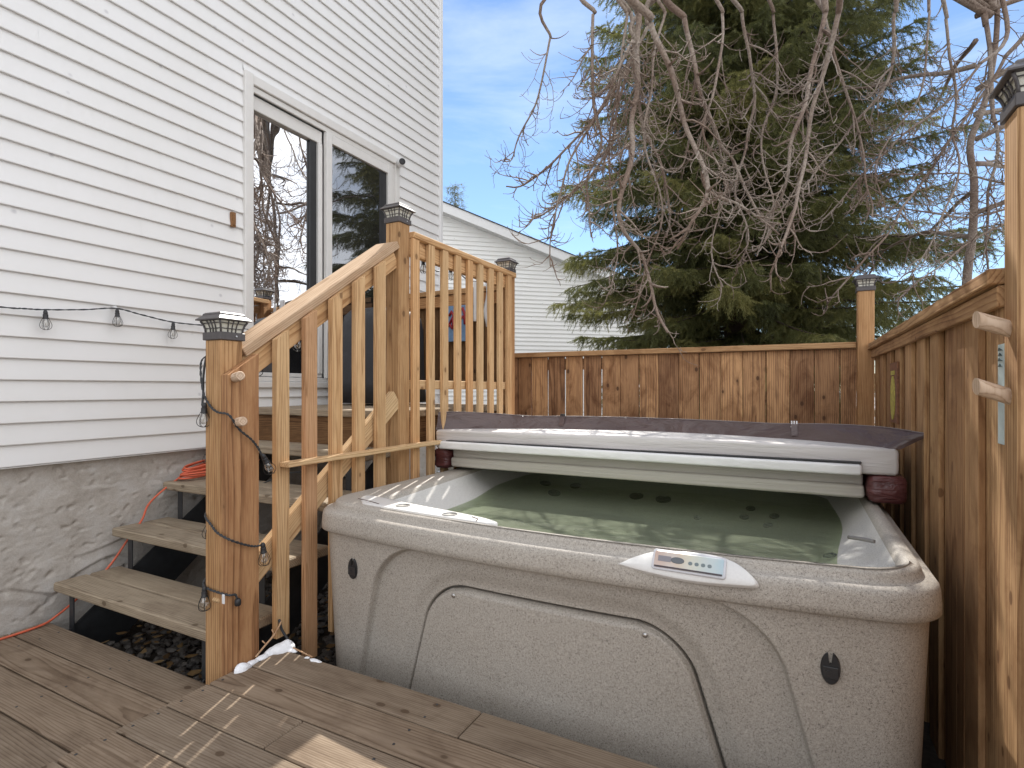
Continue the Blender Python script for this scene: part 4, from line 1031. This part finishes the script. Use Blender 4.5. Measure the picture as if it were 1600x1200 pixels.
# ------------------------------------------------------------------ trees
BARK=NM('bare_bark'); P=BARK.pos(); n=BARK.noise(P,60,4,.6); n2=BARK.noise(P,2.5,3,.5)
BARK.l(BARK.mix(BARK.ramp(n2,[(.4,0),(.62,1)]),BARK.ramp(n,[(.3,(.13,.085,.062)),(.7,(.27,.195,.15))]),BARK.ramp(n,[(.3,(.20,.15,.12)),(.7,(.42,.36,.30))])),BARK.p.inputs['Base Color'])
BARK.p.inputs['Roughness'].default_value=.8; BARK.l(BARK.bump(n,.004,.8),BARK.p.inputs['Normal']); BARK=BARK.m
MAINS=[
(0.010,[(-1.66, 3.85, 4.01), (-1.79, 3.91, 3.63), (-1.98, 3.94, 3.35), (-2.01, 3.88, 3.18), (-2.0, 3.71, 3.09)]),
(0.015,[(-0.99, 4.09, 4.05), (-1.23, 4.0, 3.54), (-1.58, 3.99, 3.22), (-1.89, 3.88, 2.96), (-1.96, 3.71, 2.89)]),
(0.012,[(-1.06, 3.99, 3.91), (-1.23, 3.75, 3.34), (-1.42, 3.67, 2.99), (-1.56, 3.76, 2.75), (-1.62, 3.8, 2.55), (-1.6, 3.68, 2.24)]),
(0.016,[(-1.14, 4.49, 4.32), (-1.31, 4.52, 3.8), (-1.4, 4.4, 3.28), (-1.57, 4.15, 2.94), (-1.81, 4.02, 2.73), (-1.93, 4.11, 2.77)]),
(0.024,[(-0.96, 3.76, 3.93), (-0.99, 3.77, 3.37), (-0.98, 3.63, 2.97), (-1.02, 3.5, 2.59), (-1.03, 3.59, 2.41), (-0.94, 3.79, 2.25), (-0.87, 3.82, 1.95), (-0.76, 3.71, 1.72)]),
(0.017,[(-1.1, 4.04, 4.14), (-1.04, 4.1, 3.38), (-0.92, 4.33, 3.06), (-0.88, 4.4, 2.7), (-0.88, 4.27, 2.52)]),
(0.023,[(-0.84, 3.63, 3.77), (-0.72, 3.81, 3.33), (-0.6, 3.81, 2.95), (-0.5, 3.7, 2.6), (-0.6, 3.63, 2.4), (-0.69, 3.73, 2.27)]),
(0.015,[(-0.58, 3.96, 2.83), (-0.54, 4.0, 2.73), (-0.32, 3.97, 2.56), (-0.11, 3.97, 2.34)]),
(0.021,[(-0.73, 4.18, 4.07), (-0.61, 4.17, 3.47), (-0.51, 4.33, 3.2), (-0.43, 4.52, 3.1), (-0.26, 4.57, 2.69), (-0.1, 4.48, 2.54)]),
(0.020,[(0.18, 4.51, 4.03), (0.06, 4.36, 3.39), (-0.02, 4.16, 3.03), (-0.08, 4.13, 2.72), (-0.17, 4.24, 2.56)]),
(0.018,[(0.23, 3.98, 3.69), (0.12, 4.09, 3.25), (0.04, 4.09, 2.81), (-0.03, 3.91, 2.44), (-0.09, 3.76, 2.2), (-0.15, 3.81, 2.06)]),
(0.015,[(0.19, 4.81, 4.21), (0.35, 5.02, 3.63), (0.46, 5.21, 3.3), (0.5, 5.17, 2.91), (0.5, 5.01, 2.66)]),
(0.013,[(1.38, 5.99, 4.11), (1.14, 5.89, 3.8), (0.67, 5.49, 3.34), (0.35, 5.22, 2.91), (0.13, 5.21, 2.7)]),
(0.015,[(1.45, 5.63, 3.95), (1.27, 5.7, 3.62), (1.0, 5.6, 3.22), (0.76, 5.33, 2.8), (0.57, 5.11, 2.49), (0.29, 5.05, 2.14), (0.22, 5.18, 2.03)]),
(0.013,[(1.65, 5.93, 2.86), (1.54, 5.99, 2.73), (1.25, 5.77, 2.54), (0.95, 5.46, 2.27), (0.7, 5.32, 2.05)]),
(0.013,[(1.05, 5.42, 4.26), (1.15, 5.63, 3.73), (1.13, 5.66, 3.4), (1.12, 5.52, 3.03), (0.95, 5.31, 2.54), (0.79, 5.31, 2.2)]),
(0.022,[(1.47, 6.19, 4.53), (1.51, 6.12, 3.78), (1.5, 5.96, 3.44), (1.42, 5.92, 2.9), (1.45, 6.09, 2.38)]),
(0.013,[(1.81, 6.21, 3.05), (1.58, 6.11, 3.1), (1.17, 5.75, 3.13), (0.66, 5.38, 3.09)]),
(0.014,[(1.87, 6.39, 3.01), (1.59, 6.16, 2.9), (1.27, 5.84, 2.78), (0.96, 5.68, 2.82), (0.6, 5.65, 2.92)]),
(0.015,[(-0.38, 4.68, 4.31), (-0.3, 4.88, 3.73), (-0.37, 4.89, 3.38), (-0.43, 4.71, 2.91), (-0.33, 4.65, 2.53), (-0.43, 4.68, 2.3)]),
(0.014,[(-1.31, 3.86, 4.1), (-1.29, 3.72, 3.42), (-1.23, 3.77, 3.11), (-1.38, 3.85, 2.85), (-1.36, 3.93, 2.48)]),
(0.015,[(0.67, 5.06, 4.21), (0.64, 5.17, 3.78), (0.39, 5.17, 3.44), (0.2, 5.02, 3.16), (0.02, 4.76, 2.86)]),
(0.011,[(-0.85, 4.06, 4.08), (-0.9, 3.88, 3.54), (-0.92, 3.78, 3.01), (-0.86, 3.92, 2.6), (-0.97, 4.01, 2.22), (-1.07, 3.93, 1.85)]),
(0.010,[(0.89, 5.17, 4.21), (0.87, 5.29, 3.68), (0.71, 5.34, 3.44), (0.56, 5.2, 3.11), (0.59, 5.05, 2.71)]),
(0.012,[(-0.48, 4.29, 4.1), (-0.5, 4.13, 3.51), (-0.59, 4.1, 3.16), (-0.48, 4.32, 2.85), (-0.57, 4.34, 2.44), (-0.48, 4.27, 2.08)]),
(0.012,[(-1.11, 3.99, 4.11), (-1.15, 3.89, 3.51), (-1.24, 3.96, 3.0), (-1.22, 4.11, 2.51), (-1.25, 4.05, 2.06)]),
(0.013,[(-0.16, 4.8, 4.31), (-0.14, 4.97, 3.83), (-0.26, 4.95, 3.33), (-0.16, 4.85, 2.81), (-0.27, 4.68, 2.38)]),
]
bt=thing('bare_tree','leafless tree behind the side fence with long drooping branches over the yard','tree',(1.36,6.3,0))
b=MB(); tr_pts=[(1.36,6.32,0),(1.34,6.30,1.2),(1.36,6.3,2.26),(1.40,6.28,2.75),(1.41,6.28,3.2),(1.38,6.26,3.55),(1.50,6.30,3.95),(1.58,6.32,4.6),(1.50,6.2,5.3),(1.3,6.0,6.0)]
b.tube(spline(tr_pts,5),[.042-.0006*i for i in range(46)],12); b.build('trunk',BARK,bt,smooth=True)
b=MB(); r3=random.Random(21)
def twigs(pts,rad,level,dens):
    """side shoots off a branch; tips curl upwards"""
    P_=spline(pts,5) if level==0 else pts
    L=[0]
    for i in range(1,len(P_)): L.append(L[-1]+(P_[i]-P_[i-1]).length)
    tot=L[-1]; n=int(tot*dens)
    for q in range(n):
        s_=tot*(.06+.94*(q+r3.random())/n) if n else 0
        i=max(1,min(len(P_)-1,next((j for j in range(len(L)) if L[j]>=s_),len(P_)-1)))
        base=P_[i-1].lerp(P_[i],max(0,min(1,(s_-L[i-1])/max(1e-6,L[i]-L[i-1])))); d=(P_[i]-P_[i-1]).normalized()
        perp=Vector((r3.gauss(0,1),r3.gauss(0,.8),r3.gauss(0,.5))); perp-=d*perp.dot(d)
        if perp.length<.05: continue
        perp.normalize(); frac=1-.55*s_/tot
        if level==0: ln=r3.uniform(.16,.62)*frac*1.05; rr_=min(.0085,rad*.55)*r3.uniform(.6,1)
        else: ln=r3.uniform(.04,.19); rr_=rad*.62
        dirn=(d*r3.uniform(.5,1.0)+perp*r3.uniform(.6,1.0)).normalized()
        seg=7 if level==0 else 5; sp=[base]; dd=dirn.copy(); wob=Vector((r3.gauss(0,.25),r3.gauss(0,.25),r3.gauss(0,.2)))
        for k in range(seg):
            u=k/seg
            dd=(dd+Vector((0,0,(-.25 if u<.45 else .42) if level==0 else .30))*r3.uniform(.4,1)+wob*.35+Vector((r3.gauss(0,.17),r3.gauss(0,.17),r3.gauss(0,.12)))).normalized()
            sp.append(sp[-1]+dd*ln/seg)
        rads=[max(.0016,rr_*(1-.75*k/seg)) for k in range(seg+1)]; rads[-1]=max(.0022,rads[-1]*1.2)
        b.tube(sp,rads,4 if level==0 else 3,cap=False)
        if level<1: twigs(sp,rr_,level+1,17)
for r_,pts in MAINS:
    P_=[Vector(p) for p in pts]
    sp=spline(P_,6); n=len(sp)
    sp=[p+Vector((mn.noise(p*3)*.03,mn.noise(p*3+Vector((9,0,0)))*.03,mn.noise(p*3+Vector((0,9,0)))*.02)) for p in sp]
    b.tube(sp,[max(.0035,r_*.86*(1-.62*i/n)) for i in range(n)],7)
    twigs(sp[::2],r_,1,5); twigs(P_,r_,0,12)
    if P_[0].z>3.55:
        top=Vector((1.52,6.25,4.6+r3.uniform(0,.6))); a=P_[0]; mid=(top+a)/2; mid.z=max(top.z,a.z)+.15+r3.uniform(0,.35)
        up=a+(a-P_[1]).normalized()*.35
        sp=spline([top,mid,up,a],7); b.tube(sp,[r_*1.9-(r_*.9)*i/len(sp) for i in range(len(sp))],7)
        twigs([sp[j] for j in range(0,len(sp),3)],r_,1,2.0)
# upright crown parts beyond (reflected in the door glass)
for k in range(11):
    z=2.7+k*.22; a=r3.uniform(-.6,2.6); L_=r3.uniform(1.5,2.7)
    s0=Vector((1.42,6.28,z)); sp=[s0]; dd=Vector((math.cos(a),math.sin(a),.30)).normalized()
    for j in range(7):
        dd=(dd+Vector((r3.gauss(0,.13),r3.gauss(0,.13),r3.gauss(-.04,.12)))).normalized(); sp.append(sp[-1]+dd*L_/7)
    b.tube(spline(sp,3),[.024*(1-.8*i/22) for i in range(22)],6); twigs(sp,.02,0,5)
b.build('crown',BARK,bt,smooth=True)

NEED=NM('spruce_needles'); t=NEED.attr('tone',True); n=NEED.noise(NEED.pos(),1.4,3,.6)
f=NEED.math('ADD',NEED.math('MULTIPLY',t,.6),NEED.math('MULTIPLY',n,.45))
NEED.l(NEED.ramp(f,[(.20,(.038,.046,.020)),(.45,(.125,.132,.052)),(.75,(.29,.265,.095))]),NEED.p.inputs['Base Color']); NEED.p.inputs['Roughness'].default_value=.6
NEED.p.inputs['Specular IOR Level'].default_value=.3
tl=NEED.n('ShaderNodeBsdfTranslucent'); tl.inputs['Color'].default_value=(.26,.27,.09,1); ms=NEED.n('ShaderNodeMixShader'); ms.inputs[0].default_value=.28
NEED.l(NEED.p.outputs[0],ms.inputs[1]); NEED.l(tl.outputs[0],ms.inputs[2]); NEED.l(ms.outputs[0],NEED.out.inputs[0]); NEED=NEED.m
SBARK=plain('spruce_bark',(.075,.055,.042),.9,var=.3,vs=30)

def brush_template(rs,n=34,ln=.075,w=.012):
    """needles round a unit twig along +Z: triangles"""
    V=[];F=[]
    for i in range(n):
        z=i/n; a=i*2.4+rs.uniform(-.3,.3); l_=ln*rs.uniform(.7,1.15)*(1-.35*z)
        o=np.array([math.cos(a),math.sin(a),.75]); o/=np.linalg.norm(o)
        s_=np.array([-math.sin(a),math.cos(a),0]); p=np.array([0,0,z])
        V+= [p-s_*w*.5-np.array([0,0,.01]),p+s_*w*.5,p+o*l_]; 
    return np.array(V)
def spruce(name,label,loc,H,Rb,zlow,seed,whorl=.24,nb=8,detail=1.0,zdetail=99,group=None,mesh_scale=1.0,prof=1.15):
    rs=random.Random(seed); t=thing(name,label,'tree',loc,group)
    base=Vector(loc)
    b=MB(); b.tube([base+Vector((0,0,z)) for z in (0,H*.3,H*.6,H*.98)],[H*.016,H*.012,H*.007,.01],10); limbs=b; mats=[];tones=[]
    z=zlow
    while z<H*.985:
        rad=Rb*(1-((z-zlow*.3)/H)**prof)*(1.0 if group is None and H<13 else .62+.38*sm(1.2,3.2,z))
        for k in range(nb):
            a=2*math.pi*(k+rs.random())/nb+z; L_=rad*rs.uniform(.62,1.14)
            if L_<.12: continue
            zz=z+rs.uniform(-whorl*.5,whorl*.5)
            el=.10+.45*(z/H) + rs.uniform(-.12,.12)-.22
            d=Vector((math.cos(a),math.sin(a),0)); pts=[]; ns=10
            for j in range(ns+1):
                u=j/ns; pts.append(base+d*(L_*u)+Vector((0,0,zz+L_*(el*u-.42*u*u+.30*u**3))))
            limbs.tube(pts,[.022*(L_/2.5)*(1-.85*j/ns)+.002 for j in range(ns+1)],5,cap=False)
            side=d.cross(Vector((0,0,1)))
            tone=rs.random()*.7+.05
            full=z<zdetail
            step=(.085 if full else .2)/detail*mesh_scale; s_=.20*L_
            while s_<L_*1.02:
                u=min(1,s_/L_); j=min(ns-1,int(u*ns)); p=pts[j].lerp(pts[j+1],u*ns-j); td=(pts[j+1]-pts[j]).normalized()
                for sg in (-1,1):
                    l_=(.46*(1-u)**.7*min(1,L_/2)+.15)*rs.uniform(.6,1.15)*mesh_scale**.5
                    dr=(td*rs.uniform(.6,.9)+side*sg*rs.uniform(.6,1)+Vector((0,0,rs.uniform(-.85,.05)))).normalized()
                    # secondary twig: 2-3 brushes along a droop
                    q=p.copy(); nseg=3 if l_>.3 else 2
                    for m_ in range(nseg):
                        mats.append((q,dr,l_/nseg*1.15,tone+rs.uniform(-.1,.1)+ (.16 if u>.75 else 0)))
                        if full and m_<nseg:
                            for s2 in (-1,1):
                                if rs.random()<.85:
                                    sd_=dr.cross(Vector((0,0,1))).normalized()*s2
                                    dr2=(dr*.7+sd_*rs.uniform(.4,.8)+Vector((0,0,rs.uniform(-.75,.05)))).normalized()
                                    mats.append((q+dr*l_/nseg*.5,dr2,rs.uniform(.09,.17),tone+rs.uniform(-.12,.2)))
                        q=q+dr*l_/nseg; dr=(dr+Vector((0,0,rs.uniform(-.32,.06)))).normalized()
                for _h in range(2): mats.append((p+side*rs.uniform(-.12,.12),(Vector((0,0,-1))+td*.4+side*rs.uniform(-.5,.5)).normalized(),rs.uniform(.14,.34),tone-.06))
                s_+=step*rs.uniform(.8,1.2)
            mats.append((pts[-2],(pts[-1]-pts[-3]).normalized(),.26,tone+.15))
        z+=whorl*(1 if z<zdetail else 1.6)
    limbs.build('trunk',SBARK,t,smooth=True)
    T=[brush_template(rs,n=int(26),ln=.27,w=.055) for _ in range(5)]
    N=len(mats); tid=np.array([rs.randrange(5) for _ in range(N)]); nv=T[0].shape[0]
    pos=np.array([tuple(m[0]) for m in mats]); dr=np.array([tuple(m[1]) for m in mats]); ln=np.array([m[2] for m in mats]); tn=np.array([m[3] for m in mats])
    ref=np.where(np.abs(dr[:,2:3])<.9,np.array([[0,0,1.]]),np.array([[1.,0,0]])); x=np.cross(dr,ref); x/=np.linalg.norm(x,axis=1,keepdims=True); y=np.cross(dr,x)
    V=np.empty((N,nv,3),dtype=np.float32)
    for i in range(5):
        s_=tid==i; tt=T[i]
        w=.16/np.maximum(ln[s_],.01)  # keep needle size roughly constant
        w=np.clip(w,.6,1.6)[:,None,None]
        V[s_]=pos[s_][:,None,:]+(x[s_][:,None,:]*tt[None,:,0:1]*w+y[s_][:,None,:]*tt[None,:,1:2]*w+dr[s_][:,None,:]*tt[None,:,2:3])*ln[s_][:,None,None]
    V=V.reshape(-1,3); nt_=V.shape[0]//3
    me=bpy.data.meshes.new('crown'); me.vertices.add(V.shape[0]); me.vertices.foreach_set('co',V.ravel())
    me.loops.add(nt_*3); me.loops.foreach_set('vertex_index',np.arange(nt_*3,dtype=np.int32)); me.polygons.add(nt_); me.polygons.foreach_set('loop_start',np.arange(0,nt_*3,3,dtype=np.int32)); me.polygons.foreach_set('loop_total',np.full(nt_,3,dtype=np.int32))
    me.update(calc_edges=True)
    ta=me.attributes.new('tone','FLOAT','POINT'); ta.data.foreach_set('value',np.clip(np.repeat(tn,nv),0,1).astype(np.float32))
    me.materials.append(NEED); o=bpy.data.objects.new('crown',me); C.objects.link(o); parent_to(o,t)
    print('spruce',name,N,nt_)
    return t
spruce('spruce_tree','large dense green spruce standing behind the back fence',(-.72,8.5,0),15.5,3.0,.7,5,whorl=.17,nb=11,zdetail=8.2)
spruce('spruce_tree','tiny distant dark spruce tip peeking over the neighbouring roof',(-16.6,25.3,0),12.6,2.6,6,9,whorl=.22,nb=10,zdetail=0,mesh_scale=1.6,detail=1.2,prof=1.0)
